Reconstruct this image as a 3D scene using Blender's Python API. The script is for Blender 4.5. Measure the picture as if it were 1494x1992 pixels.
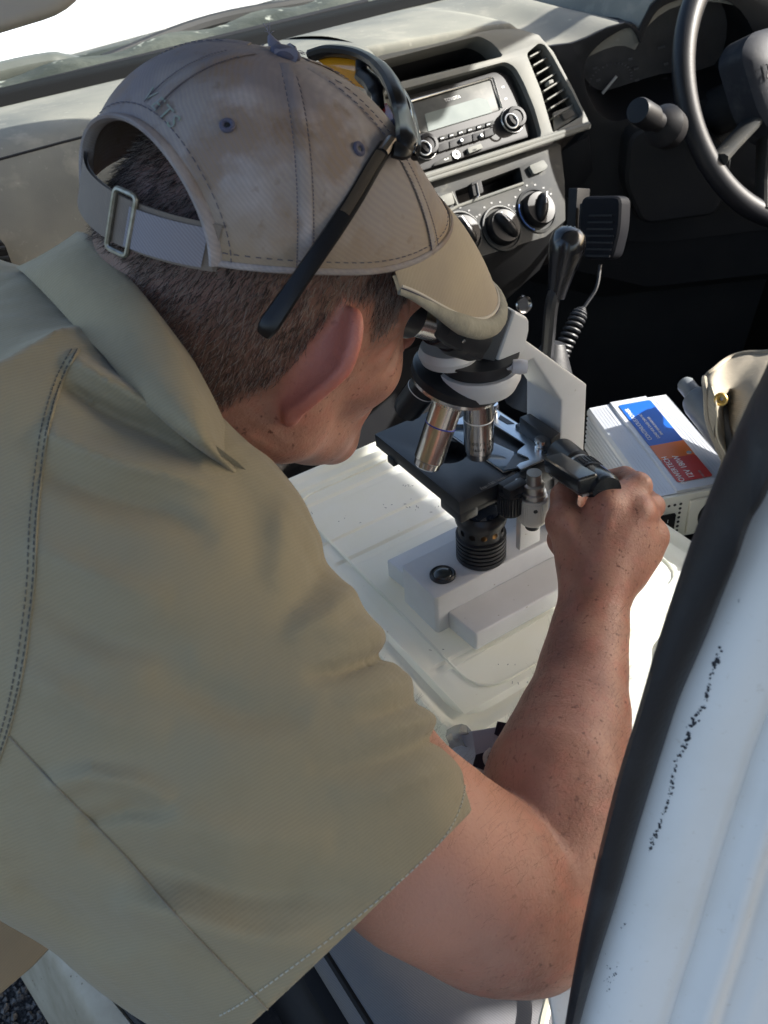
import bpy, bmesh, math, random
import numpy as np
from math import sin, cos, pi, radians, sqrt, atan2
from mathutils import Vector, Matrix
from mathutils.geometry import tessellate_polygon
from mathutils.bvhtree import BVHTree

for _o in list(bpy.data.objects):
    bpy.data.objects.remove(_o)
SC = bpy.context.scene
COL = SC.collection
random.seed(4)
RNG = np.random.default_rng(4)

# ------------------------------------------------------------------ camera
CF, CPITCH, CROLL, CAZ = 1850.0, radians(38.45), radians(5.1), radians(60)
CC = np.array([0.0, 0.0, 1.6])
_h = np.array([cos(CAZ), sin(CAZ), 0]); _r0 = np.array([sin(CAZ), -cos(CAZ), 0]); _z = np.array([0, 0, 1.0])
FWD = cos(CPITCH) * _h - sin(CPITCH) * _z
_d0 = -sin(CPITCH) * _h - cos(CPITCH) * _z
RIGHT = cos(CROLL) * _r0 + sin(CROLL) * _d0
DOWN = -sin(CROLL) * _r0 + cos(CROLL) * _d0
cam = bpy.data.cameras.new('camera'); camo = bpy.data.objects.new('camera', cam); COL.objects.link(camo)
cam.sensor_fit = 'VERTICAL'; cam.sensor_height = 24.0; cam.sensor_width = 24.0
cam.lens = 24.0 * CF / 1992.0
cam.clip_start = 0.01; cam.clip_end = 500
cam.dof.use_dof = True; cam.dof.focus_distance = 0.72; cam.dof.aperture_fstop = 13
m = Matrix.Identity(4)
for i in range(3):
    m[i][0] = RIGHT[i]; m[i][1] = -DOWN[i]; m[i][2] = -FWD[i]; m[i][3] = CC[i]
camo.matrix_world = m
SC.camera = camo

# ------------------------------------------------------------------ sky, sun, exposure
SUN = np.array([0.76, -0.36, 0.54]); SUN /= np.linalg.norm(SUN)
W = bpy.data.worlds.new('World'); SC.world = W; W.use_nodes = True
nt = W.node_tree; nt.nodes.clear()
wo = nt.nodes.new('ShaderNodeOutputWorld'); bg = nt.nodes.new('ShaderNodeBackground'); sky = nt.nodes.new('ShaderNodeTexSky')
sky.sky_type = 'NISHITA'; sky.sun_disc = False
sky.sun_elevation = math.asin(SUN[2]); sky.sun_rotation = atan2(SUN[0], SUN[1])
sky.dust_density = 3.0; sky.ozone_density = 0.6
bg.inputs['Strength'].default_value = 0.115
nt.links.new(sky.outputs[0], bg.inputs[0]); nt.links.new(bg.outputs[0], wo.inputs[0])
sl = bpy.data.lights.new('sun', 'SUN'); sl.energy = 5.0; sl.angle = radians(0.6); sl.color = (1, 0.965, 0.90)
so = bpy.data.objects.new('sun', sl); COL.objects.link(so)
so.rotation_euler = Vector(SUN).to_track_quat('Z', 'Y').to_euler()
so.location = (4, 3, 8)
SC.view_settings.view_transform = 'Standard'; SC.view_settings.look = 'None'
SC.view_settings.gamma = 1.0; SC.view_settings.use_curve_mapping = False
SC.view_settings.exposure = 1.7

# ------------------------------------------------------------------ pixel -> point on a real plane
def ray(px, py):
    return FWD + RIGHT * (px - 747) / CF + DOWN * (py - 996) / CF
def U(px, py, d): return CC + ray(px, py) * d
def onz(px, py, v): q = ray(px, py); return CC + q * ((v - CC[2]) / q[2])
def onx(px, py, v): q = ray(px, py); return CC + q * ((v - CC[0]) / q[0])
def ony(px, py, v): q = ray(px, py); return CC + q * ((v - CC[1]) / q[1])
def onpl(px, py, P0, n): q = ray(px, py); return CC + q * (((P0 - CC) @ n) / (q @ n))
def V3(*a): return np.array(a, float)
def unit(v): v = np.asarray(v, float); return v / np.linalg.norm(v)

# ------------------------------------------------------------------ materials
MATS = {}
def mat(name, color, rough=0.5, metal=0.0, spec=0.5, noise=None, bump=None, coat=0.0, sss=0.0, sss_col=None, trans=0.0, emit=None,
        rough_noise=None, twill=None, specks=None, ior=None, stain=None, sheen=0.0):
    if name in MATS: return MATS[name]
    m = bpy.data.materials.new(name); MATS[name] = m; m.use_nodes = True
    nt = m.node_tree; N = nt.nodes; L = nt.links; b = N['Principled BSDF']
    b.inputs['Base Color'].default_value = (*color, 1); b.inputs['Roughness'].default_value = rough
    b.inputs['Metallic'].default_value = metal; b.inputs['Specular IOR Level'].default_value = spec
    b.inputs['Coat Weight'].default_value = coat
    if coat: b.inputs['Coat Roughness'].default_value = 0.08
    if sheen:
        b.inputs['Sheen Weight'].default_value = sheen; b.inputs['Sheen Roughness'].default_value = 0.5
    if ior: b.inputs['IOR'].default_value = ior
    if trans: b.inputs['Transmission Weight'].default_value = trans
    if sss:
        b.inputs['Subsurface Weight'].default_value = sss; b.inputs['Subsurface Radius'].default_value = sss_col or (1, .35, .2)
        b.inputs['Subsurface Scale'].default_value = 0.006
    if emit:
        b.inputs['Emission Color'].default_value = (*emit[0], 1); b.inputs['Emission Strength'].default_value = emit[1]
    tc = N.new('ShaderNodeTexCoord'); co = tc.outputs['Object']
    col = None
    def mixc(fac, a, bcol, mode='MIX'):
        x = N.new('ShaderNodeMix'); x.data_type = 'RGBA'; x.blend_type = mode
        if hasattr(fac, 'is_output'): L.new(fac, x.inputs[0])
        else: x.inputs[0].default_value = fac
        for s, i in ((a, 6), (bcol, 7)):
            if hasattr(s, 'is_output'): L.new(s, x.inputs[i])
            else: x.inputs[i].default_value = (*s[:3], 1)
        return x.outputs[2]
    def nz(scale, detail=4, vec=None, rgh=0.55):
        t = N.new('ShaderNodeTexNoise'); t.inputs['Scale'].default_value = scale; t.inputs['Detail'].default_value = detail
        t.inputs['Roughness'].default_value = rgh
        L.new(vec or co, t.inputs['Vector']); return t.outputs['Fac']
    def ramp(v, a, b_):
        r = N.new('ShaderNodeMapRange'); r.inputs[1].default_value = a; r.inputs[2].default_value = b_
        r.clamp = True; L.new(v, r.inputs[0]); return r.outputs[0]
    col = color
    if noise:
        sc_, c2 = noise[0], noise[1]; lo, hi = (noise[2], noise[3]) if len(noise) > 2 else (0.35, 0.65)
        col = mixc(ramp(nz(sc_), lo, hi), col, c2)
    if stain:
        for (sc_, c2, lo, hi, amt) in stain:
            f = ramp(nz(sc_, 5), lo, hi)
            mm = N.new('ShaderNodeMath'); mm.operation = 'MULTIPLY'; L.new(f, mm.inputs[0]); mm.inputs[1].default_value = amt
            col = mixc(mm.outputs[0], col, c2)
    if specks:
        sc_, c2, lo, hi = specks
        col = mixc(ramp(nz(sc_, 2), lo, hi), col, c2)
    hgt = None
    if twill:
        per, c2, amt, direction = twill      # period in metres, darker thread colour, colour amount, direction vector
        mp = N.new('ShaderNodeVectorMath'); mp.operation = 'DOT_PRODUCT'; L.new(co, mp.inputs[0]); mp.inputs[1].default_value = tuple(unit(direction) * (2 * pi / per))
        wob = N.new('ShaderNodeMath'); wob.operation = 'MULTIPLY_ADD'; L.new(nz(60, 2), wob.inputs[0]); wob.inputs[1].default_value = 9.0
        L.new(mp.outputs['Value'], wob.inputs[2])
        sn = N.new('ShaderNodeMath'); sn.operation = 'SINE'; L.new(wob.outputs[0], sn.inputs[0])
        f = ramp(sn.outputs[0], -1, 1)
        f2 = N.new('ShaderNodeMath'); f2.operation = 'MULTIPLY'; L.new(f, f2.inputs[0]); f2.inputs[1].default_value = amt
        col = mixc(f2.outputs[0], col, c2)
        hgt = f
    if hasattr(col, 'is_output'): L.new(col, b.inputs['Base Color'])
    if rough_noise:
        r = N.new('ShaderNodeMapRange'); L.new(nz(rough_noise[0]), r.inputs[0]); r.inputs[1].default_value = .3; r.inputs[2].default_value = .7
        r.inputs[3].default_value = rough_noise[1]; r.inputs[4].default_value = rough_noise[2]; L.new(r.outputs[0], b.inputs['Roughness'])
    if bump or hgt is not None:
        prev = None
        for (sc_, st, dist) in (bump or []):
            bp = N.new('ShaderNodeBump'); bp.inputs['Strength'].default_value = st; bp.inputs['Distance'].default_value = dist
            L.new(nz(sc_, 4), bp.inputs['Height'])
            if prev: L.new(prev, bp.inputs['Normal'])
            prev = bp.outputs[0]
        if hgt is not None:
            bp = N.new('ShaderNodeBump'); bp.inputs['Strength'].default_value = .4; bp.inputs['Distance'].default_value = .00015
            L.new(hgt, bp.inputs['Height'])
            if prev: L.new(prev, bp.inputs['Normal'])
            prev = bp.outputs[0]
        L.new(prev, b.inputs['Normal'])
    return m

def glass_mat(name, tint=(1, 1, 1), refl=1.0, rough=0.0, dust=0.0):
    """thin pane: see-through with a Fresnel reflection and a little dust"""
    if name in MATS: return MATS[name]
    m = bpy.data.materials.new(name); MATS[name] = m; m.use_nodes = True
    nt = m.node_tree; N = nt.nodes; L = nt.links; N.remove(N['Principled BSDF']); out = N['Material Output']
    t = N.new('ShaderNodeBsdfTransparent'); t.inputs[0].default_value = (*tint, 1)
    g = N.new('ShaderNodeBsdfGlossy'); g.inputs['Roughness'].default_value = rough
    ge = N.new('ShaderNodeNewGeometry'); dt = N.new('ShaderNodeVectorMath'); dt.operation = 'DOT_PRODUCT'
    L.new(ge.outputs['Incoming'], dt.inputs[0]); L.new(ge.outputs['Normal'], dt.inputs[1])
    def mth(op, a, b_=None):
        x = N.new('ShaderNodeMath'); x.operation = op
        for i, q in enumerate((a, b_)):
            if q is None: continue
            if hasattr(q, 'is_output'): L.new(q, x.inputs[i])
            else: x.inputs[i].default_value = q
        return x.outputs[0]
    sch = mth('POWER', mth('SUBTRACT', 1.0, mth('ABSOLUTE', dt.outputs['Value'])), 5.0)      # Schlick, the same from both sides of the pane
    mm = N.new('ShaderNodeMath'); mm.operation = 'MULTIPLY_ADD'; L.new(sch, mm.inputs[0]); mm.inputs[1].default_value = .9 * refl; mm.inputs[2].default_value = .05 * refl; mm.use_clamp = True
    mx = N.new('ShaderNodeMixShader'); L.new(mm.outputs[0], mx.inputs[0]); L.new(t.outputs[0], mx.inputs[1]); L.new(g.outputs[0], mx.inputs[2])
    last = mx.outputs[0]
    if dust:
        d = N.new('ShaderNodeBsdfDiffuse'); d.inputs[0].default_value = (.6, .58, .52, 1)
        tc = N.new('ShaderNodeTexCoord'); nn = N.new('ShaderNodeTexNoise'); nn.inputs['Scale'].default_value = 7; nn.inputs['Detail'].default_value = 8
        L.new(tc.outputs['Object'], nn.inputs['Vector'])
        mr = N.new('ShaderNodeMapRange'); L.new(nn.outputs['Fac'], mr.inputs[0]); mr.inputs[1].default_value = .35; mr.inputs[2].default_value = .75
        mr.inputs[3].default_value = dust * .4; mr.inputs[4].default_value = dust
        m2 = N.new('ShaderNodeMixShader'); L.new(mr.outputs[0], m2.inputs[0]); L.new(last, m2.inputs[1]); L.new(d.outputs[0], m2.inputs[2]); last = m2.outputs[0]
    L.new(last, out.inputs[0])
    return m

# ------------------------------------------------------------------ objects
ROOT = {}
def thing(name, label, cat, loc, group=None):
    o = bpy.data.objects.new(name, None); COL.objects.link(o); o.empty_display_size = .02
    o.location = Vector(loc); o['label'] = label; o['category'] = cat
    if group: o['group'] = group
    ROOT[o] = np.array(loc, float); return o
def tag(o, label=None, cat=None, group=None, kind=None):
    if label: o['label'] = label
    if cat: o['category'] = cat
    if group: o['group'] = group
    if kind: o['kind'] = kind
    return o
def rootloc(p):
    while p is not None:
        if p in ROOT: return ROOT[p]
        p = p.parent
    return np.zeros(3)
def link(name, me, material, parent=None, loc=None):
    o = bpy.data.objects.new(name, me); COL.objects.link(o)
    if material and not me.materials: me.materials.append(material)
    if parent: o.parent = parent
    if loc is not None: o.location = Vector(loc)
    return o
class G:
    """collects world-space geometry for ONE mesh object"""
    def __init__(s): s.v = []; s.f = []
    def add(s, v, f):
        k = len(s.v); s.v += [tuple(map(float, p)) for p in v]; s.f += [tuple(i + k for i in q) for q in f]; return s
    def box(s, c, size, ax=None):
        c = np.asarray(c, float); A = np.eye(3) if ax is None else np.asarray(ax, float)   # rows = axes
        h = np.asarray(size, float) / 2
        P = [c + (sx * h[0]) * A[0] + (sy * h[1]) * A[1] + (sz * h[2]) * A[2] for sz in (-1, 1) for sy in (-1, 1) for sx in (-1, 1)]
        return s.add(P, [(0, 2, 3, 1), (4, 5, 7, 6), (0, 1, 5, 4), (2, 6, 7, 3), (0, 4, 6, 2), (1, 3, 7, 5)])
    def span(s, lo, hi):
        lo = np.asarray(lo, float); hi = np.asarray(hi, float); return s.box((lo + hi) / 2, hi - lo)
    def prism(s, poly, off, holes=()):
        """poly (planar 3D loop), extruded by off; holes = loops in the same plane"""
        off = np.asarray(off, float); loops = [[np.asarray(p, float) for p in poly]] + [[np.asarray(p, float) for p in h] for h in holes]
        tris = tessellate_polygon([[Vector(p) for p in lp] for lp in loops])
        flat = [p for lp in loops for p in lp]; n = len(flat)
        vs = flat + [p + off for p in flat]; fs = []
        for t in tris:
            fs.append(tuple(t)); fs.append(tuple(i + n for i in reversed(t)))
        k = 0
        for lp in loops:
            m_ = len(lp)
            for i in range(m_):
                a, b = k + i, k + (i + 1) % m_
                fs.append((a, b, b + n, a + n))
            k += m_
        return s.add(vs, fs)
    def lathe(s, prof, o, axis=(0, 0, 1), seg=32, ref=None):
        """prof: (radius, height along axis) rows"""
        a = unit(axis); r = np.asarray(ref if ref is not None else ((1, 0, 0) if abs(a[0]) < .9 else (0, 1, 0)), float)
        u = unit(r - a * (r @ a)); w = np.cross(a, u); o = np.asarray(o, float)
        vs = []; fs = []; n = len(prof)
        for (rad, hh) in prof:
            for k in range(seg):
                t = 2 * pi * k / seg; vs.append(o + a * hh + (u * cos(t) + w * sin(t)) * rad)
        for i in range(n - 1):
            for k in range(seg):
                k2 = (k + 1) % seg; fs.append((i * seg + k, i * seg + k2, (i + 1) * seg + k2, (i + 1) * seg + k))
        if prof[0][0] > 1e-6: fs.append(tuple(reversed(range(seg))))
        if prof[-1][0] > 1e-6: fs.append(tuple((n - 1) * seg + k for k in range(seg)))
        return s.add(vs, fs)
    def cyl(s, o, axis, r, h, seg=24): return s.lathe([(r, 0), (r, h)], o, axis, seg)
    def tube(s, pts, r, seg=8, closed=False, sc=(1, 1), up=None):
        P = [np.asarray(p, float) for p in pts]; n = len(P); R = r if hasattr(r, '__len__') else [r] * n
        vs = []; fs = []; prev = None
        for i in range(n):
            t = unit((P[(i + 1) % n] - P[i - 1]) if closed else (P[min(i + 1, n - 1)] - P[max(i - 1, 0)]))
            if up is not None: u = np.asarray(up, float); u = unit(u - t * (u @ t))
            elif prev is None: u = unit(np.cross(t, (0.31, .52, .79)))
            else: u = unit(prev - t * (prev @ t))
            prev = u; w = np.cross(t, u)
            for k in range(seg):
                q = 2 * pi * k / seg; vs.append(P[i] + (u * cos(q) * sc[0] + w * sin(q) * sc[1]) * R[i])
        for i in range(n if closed else n - 1):
            j = (i + 1) % n
            for k in range(seg):
                k2 = (k + 1) % seg; fs.append((i * seg + k, i * seg + k2, j * seg + k2, j * seg + k))
        if not closed:
            fs.append(tuple(reversed(range(seg)))); fs.append(tuple((n - 1) * seg + k for k in range(seg)))
        return s.add(vs, fs)
    def ball(s, c, rad, ax=None, seg=24, rings=14):
        A = np.eye(3) if ax is None else np.asarray(ax, float); rad = np.ones(3) * rad; c = np.asarray(c, float)
        vs = [c - A[2] * rad[2]]; fs = []
        for i in range(1, rings):
            t = pi * i / rings - pi / 2
            for k in range(seg):
                q = 2 * pi * k / seg; vs.append(c + A[0] * rad[0] * cos(t) * cos(q) + A[1] * rad[1] * cos(t) * sin(q) + A[2] * rad[2] * sin(t))
        vs.append(c + A[2] * rad[2]); top = len(vs) - 1
        for k in range(seg): fs.append((0, 1 + (k + 1) % seg, 1 + k)); fs.append((top, 1 + (rings - 2) * seg + k, 1 + (rings - 2) * seg + (k + 1) % seg))
        for i in range(rings - 2):
            for k in range(seg):
                k2 = (k + 1) % seg; a = 1 + i * seg; fs.append((a + k, a + k2, a + seg + k2, a + seg + k))
        return s.add(vs, fs)
    def grid(s, rows):
        n = len(rows[0]); k = len(s.v)
        s.add([p for r in rows for p in r], [(i * n + j, i * n + j + 1, (i + 1) * n + j + 1, (i + 1) * n + j) for i in range(len(rows) - 1) for j in range(n - 1)])
        return s
    def mesh(s, name, origin=(0, 0, 0), bevel=0, seg=2, ang=35, weld=0, recalc=True):
        me = bpy.data.meshes.new(name); o = np.asarray(origin, float)
        me.from_pydata([tuple(np.asarray(p) - o) for p in s.v], [], s.f)
        bm = bmesh.new(); bm.from_mesh(me)
        if weld: bmesh.ops.remove_doubles(bm, verts=bm.verts, dist=weld)
        if bevel or recalc: bmesh.ops.recalc_face_normals(bm, faces=bm.faces)
        if bevel:
            bmesh.ops.dissolve_limit(bm, angle_limit=radians(1), verts=bm.verts, edges=bm.edges)
            es = [e for e in bm.edges if len(e.link_faces) == 2 and e.calc_face_angle(0) > radians(28)]
            if es: bmesh.ops.bevel(bm, geom=es, offset=bevel, segments=seg, profile=.6, affect='EDGES', clamp_overlap=True)
        bm.to_mesh(me); bm.free()
        me.polygons.foreach_set('use_smooth', [True] * len(me.polygons))
        me.set_sharp_from_angle(angle=radians(ang)); me.update()
        return me
    def obj(s, name, material, parent=None, bevel=0, seg=2, ang=35, weld=0, recalc=True):
        return link(name, s.mesh(name, rootloc(parent), bevel, seg, ang, weld, recalc), material, parent)

def crspline(P, n=8, closed=False):
    P = [np.asarray(p, float) for p in P]; out = []; m_ = len(P)
    rng = range(m_ if closed else m_ - 1)
    for i in rng:
        p0 = P[i - 1] if (closed or i > 0) else 2 * P[0] - P[1]; p1 = P[i]; p2 = P[(i + 1) % m_]
        p3 = P[(i + 2) % m_] if (closed or i + 2 < m_) else 2 * p2 - p1
        for k in range(n):
            t = k / n
            out.append(.5 * (2 * p1 + (p2 - p0) * t + (2 * p0 - 5 * p1 + 4 * p2 - p3) * t * t + (3 * p1 - p0 - 3 * p2 + p3) * t ** 3))
    if not closed: out.append(P[-1])
    return out
def roundpoly(P, r, n=4):
    """planar loop with its corners rounded by r (metres)"""
    P = [np.asarray(p, float) for p in P]; out = []
    for i in range(len(P)):
        a, b, c = P[i - 1], P[i], P[(i + 1) % len(P)]
        la, lc = np.linalg.norm(a - b), np.linalg.norm(c - b); rr = min(r, la * .45, lc * .45)
        p0 = b + (a - b) / la * rr; p1 = b + (c - b) / lc * rr
        for k in range(n + 1):
            t = k / n; out.append((1 - t) ** 2 * p0 + 2 * t * (1 - t) * b + t * t * p1)
    return out
def text(name, body, pos, xdir, updir, size, material, parent, depth=.0002, align='CENTER', spacing=1.0, xs=1.0, shear=0.0):
    cu = bpy.data.curves.new(name, 'FONT'); cu.body = body; cu.size = size; cu.align_x = align; cu.align_y = 'CENTER'; cu.extrude = depth
    cu.space_character = spacing; cu.resolution_u = 3; cu.shear = shear
    tmp = bpy.data.objects.new(name, cu); COL.objects.link(tmp)
    bpy.context.view_layer.update()
    me = bpy.data.meshes.new_from_object(tmp.evaluated_get(bpy.context.evaluated_depsgraph_get())); bpy.data.objects.remove(tmp)
    x = unit(xdir); u = np.asarray(updir, float); u = unit(u - x * (u @ x)); n = np.cross(x, u)
    M = Matrix.Identity(4)
    o = np.asarray(pos, float) - rootloc(parent)
    for i in range(3): M[i][0] = x[i] * xs; M[i][1] = u[i]; M[i][2] = n[i]; M[i][3] = o[i]
    me.transform(M)
    return link(name, me, material, parent)
# ================================================================== setting
M_black = mat('black_plastic', (.0095, .0095, .011), .5, spec=.2, bump=[(900, .15, .0003)])
M_dash = mat('dusty_dash_plastic', (.100, .104, .098), .7, spec=.2, noise=(6, (.185, .18, .155), .3, .62), bump=[(700, .35, .0004)],
             stain=[(2.2, (.225, .215, .18), .45, .7, .7), (28, (.30, .28, .235), .56, .72, .4), (110, (.34, .33, .29), .64, .74, .4)])
M_dashdark = mat('dark_dash_plastic', (.012, .0125, .015), .6, spec=.2, noise=(5, (.020, .020, .020)), bump=[(800, .3, .0004)])
M_fascia = mat('grey_fascia_plastic', (.115, .12, .114), .6, spec=.15, noise=(9, (.15, .148, .132)), bump=[(900, .2, .0003)])
M_panel = mat('dark_grey_panel', (.026, .028, .030), .6, spec=.12, stain=[(70, (.11, .105, .09), .6, .75, .5)], noise=(12, (.05, .049, .044)), bump=[(900, .2, .0003)])
M_white = mat('white_car_paint', (.82, .81, .78), .32, coat=.6, noise=(3, (.77, .76, .73)), bump=[(40, .05, .001)], stain=[(9, (.66, .63, .56), .52, .72, .45), (240, (.55, .50, .42), .64, .74, .35)])
M_bonnet = mat('white_bonnet_paint', (.80, .82, .84), .25, coat=.5)
M_rubber = mat('black_rubber', (.012, .013, .016), .5, bump=[(300, .4, .0006)], noise=(20, (.03, .032, .036), .5, .75))
M_chrome = mat('worn_chrome', (.55, .55, .54), .22, 1.0)
M_silver = mat('satin_silver', (.5, .5, .49), .35, 1.0)
M_carpet = mat('black_carpet', (.030, .027, .026), .95, spec=.1, bump=[(260, .8, .002)], noise=(30, (.06, .052, .046), .5, .7))
M_seat = mat('grey_seat_fabric', (.12, .12, .13), .9, noise=(9, (.165, .155, .14)), twill=(.0016, (.08, .08, .095), .5, (1, .3, .4)), bump=[(25, .3, .004)])
M_lcd = mat('lcd_grey_green', (.085, .105, .10), .5, spec=.2, noise=(20, (.12, .14, .13)))
M_smoke = glass_mat('smoked_lens', (.55, .55, .5), 1.4, .05, dust=.22)
M_print = mat('white_print', (.7, .7, .68), .5)
M_greyprint = mat('grey_print', (.20, .20, .195), .5)
M_bluemark = mat('blue_mark', (.03, .10, .32), .4)

# ground
g = G(); n_ = 40
g.grid([[V3(x, y, 0) for x in np.linspace(-60, 60, 9)] for y in np.linspace(-60, 60, 9)])
M_ground = mat('asphalt', (.018, .018, .02), .85, noise=(220, (.055, .053, .052), .45, .65), specks=(420, (.15, .145, .14), .66, .74), bump=[(160, 1.0, .012), (500, .8, .004)])
o = g.obj('ground', M_ground); tag(o, kind='structure')
# loose chippings on the visible patch of asphalt
g = G()
for k in range(2600):
    c = onz(random.uniform(-140, 330), random.uniform(1700, 2080), 0.0); r = random.uniform(.003, .008)
    A = np.linalg.qr(RNG.normal(size=(3, 3)))[0]
    P = [c + V3(0, 0, r * .25) + A[i] * s * r * random.uniform(.6, 1.1) for i in range(3) for s in (-1, 1)]
    k0 = len(g.v); g.v += [tuple(p) for p in P]
    for a in (0, 1):
        for b in (2, 3):
            for c_ in (4, 5): g.f.append((k0 + a, k0 + b, k0 + c_))
o = g.obj('gravel', mat('chippings', (.05, .05, .052), .7, noise=(90, (.14, .135, .13), .45, .7)), None, ang=10); tag(o, kind='stuff')

# ================================================================== the pickup truck
car = thing('pickup_truck', 'white pickup truck cab with dusty grey dashboard, seen through its open passenger doorway', 'truck', (.8, 1.0, 0))

# --- dashboard pad ------------------------------------------------
def wsy(x):   # windscreen base line
    return float(np.interp(x, [-.2, .0, .27, .55, 1.0, 1.2, 1.45, 1.6], [1.31, 1.34, 1.364, 1.377, 1.425, 1.42, 1.36, 1.30]))
prof = [(0, 1.278), (-.05, 1.286), (-.12, 1.296), (-.19, 1.303), (-.235, 1.304), (-.262, 1.296), (-.285, 1.275), (-.305, 1.245), (-.322, 1.205), (-.335, 1.16), (-.340, 1.12), (-.335, 1.085), (-.31, 1.06), (-.25, 1.04)]
def dash_rows(xs, prof):
    rows = []
    for x in xs:
        pp = crspline([V3(x, wsy(x) + a, b) for a, b in prof], 4); rows.append(pp)
    return rows
g = G(); g.grid(dash_rows(np.linspace(-.06, .70, 30), prof)); dash = g.obj('dashboard', M_dash, car)
# airbag cover: thin outlined lid on the passenger side, following the pad
def padpt(x, s):  # s: 0..1 along the profile
    pp = crspline([V3(x, wsy(x) + a, b) for a, b in prof], 8); i = s * (len(pp) - 1); k = min(int(i), len(pp) - 2); t = i - k
    return pp[k] * (1 - t) + pp[k + 1] * t
g = G(); loop = [(.02, .40), (.33, .40), (.40, .44), (.40, .60), (.36, .66), (.02, .68)]
lp = []
for i in range(len(loop)):
    a, b = loop[i], loop[(i + 1) % len(loop)]
    for t in np.linspace(0, 1, 10, endpoint=False): lp.append(padpt(a[0] + (b[0] - a[0]) * t, a[1] + (b[1] - a[1]) * t))
g.tube(lp, .0016, 6, closed=True); o = g.obj('airbag_seam', M_dashdark, dash)
# raised lower-left trim and black side vent
g = G(); g.prism(roundpoly([ony(*q, 1.008) for q in ((-90, 470), (8, 470), (42, 560), (-90, 600))], .006), (0, .03, 0)); o = g.obj('side_vent', M_black, car, bevel=.002)
for k in range(5):
    g = G(); a = ony(-60, 488 + 19 * k, 1.006); b = ony(9 + 7 * k, 482 + 19 * k, 1.006); g.tube([a, b], .0022, 6); g.obj('slat', M_panel, o)

# --- centre fascia plane -------------------------------------------
FN = V3(0, -.8, .6); FP = U(905, 240, 1.25); E1 = V3(1, 0, 0); E2 = V3(0, .6, .8)
def pl(px, py, h=0.0): return onpl(px, py, FP + FN * h, FN)
def c5(u, v, h=0.0): return pl(760 + u / 3.735, 60 + v / 3.735, h)
def c6(u, v, h=0.0): return pl(820 + u / 3.735, 300 + v / 3.735, h)
outer = [c5(-330, 262), c5(-60, 175), (c5(300, 100)), c5(650, 10), c5(760, -10), c5(930, -15), c5(1075, 30), c5(1180, 150), c5(1330, 430), c5(1430, 640), c5(1440, 665),
         c5(1200, 745), c5(240, 1050), c5(100, 1090), c5(-330, 1230)]
shelf = roundpoly([c5(-260, 265), c5(300, 118), c5(640, 35), c5(740, 85), c5(815, 175), c5(800, 190), c5(300, 315), c5(-250, 450)], .008)
rad = roundpoly([c5(-100, 480), c5(60, 430), c5(835, 222), c5(905, 262), c5(965, 370), c5(1045, 560), c5(1097, 745), c5(1080, 792), c5(200, 1045), c5(60, 1085), c5(-100, 1120)], .010)
vent = roundpoly([c5(985, 165), c5(1075, 88), c5(1120, 100), c5(1180, 190), c5(1320, 450), c5(1395, 600), c5(1385, 622), c5(1180, 738), c5(1168, 705), c5(1090, 430)], .006)
g = G(); g.prism(outer, -FN * .03, (shelf, rad, vent)); fascia = g.obj('centre_fascia', M_fascia, car, bevel=.0022)
# walls and backs of the three openings
def pocket(name, loop, depth, mwall, mback, parent, flare=0.0):
    g = G(); c = sum(loop) / len(loop)
    back = [p - FN * depth + (c - p) * flare for p in loop]; n = len(loop); front = [p - FN * .004 + unit(p - c) * .0012 for p in loop]
    g.add(front + back, [(i, (i + 1) % n, n + (i + 1) % n, n + i) for i in range(n)]); w = g.obj(name + '_wall', mwall, parent)
    g = G(); g.prism([p + unit(p - c) * .001 for p in back], -FN * .003); b = g.obj(name + '_back', mback, parent)
    return w, b
pocket('tray', shelf, .085, M_dashdark, M_black, fascia)
pocket('radio_recess', rad, .024, M_panel, M_black, fascia, .03)
pocket('vent', vent, .030, M_panel, M_black, fascia, .02)
# chrome-grey ridge under the radio
g = G()
for dv, r in ((0, .0042), (34, .0034)):
    g.tube([c5(-300, 1232 + dv, .004), c5(240, 1062 + dv, .004), c5(840, 872 + dv, .004), c5(1440, 682 + dv * .4, .004)], r, 10)
g.obj('ridge_trim', M_fascia, fascia)
# --- vent slats ----------------------------------------------------
av = G(); av.prism([c5(1118, 385, -.004), c5(1150, 375, -.004), c5(1158, 400, -.004), c5(1124, 412, -.004)], FN * .010); av = av.obj('vent_tab', M_fascia, fascia, bevel=.001)
for k in range(8):
    u0 = 1005 + 25 * k; v0 = 192 + 62 * k
    a = c5(u0 + 6, v0, -.006); b = c5(u0 + 6 + 74 + 13 * k, v0 - 42 - 9 * k, -.012)
    g = G(); e = unit(b - a); w = unit(np.cross(FN, e)); g.box((a + b) / 2 - FN * .004, (np.linalg.norm(b - a) + .004, .0022, .014), (e, w, FN)); g.obj('slat', M_fascia, fascia, bevel=.0006)
g = G(); g.prism(roundpoly([c5(1225, 612, -.004), c5(1300, 580, -.004), c5(1330, 622, -.004), c5(1250, 660, -.004)], .002), FN * .005); g.obj('vent_switch', M_panel, fascia, bevel=.0008)
g = G(); g.prism([c5(1172, 600, -.012), c5(1320, 540, -.012), c5(1385, 610, -.012), c5(1182, 735, -.012)], FN * .003); g.obj('vent_sill', M_fascia, fascia, bevel=.0008)

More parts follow.
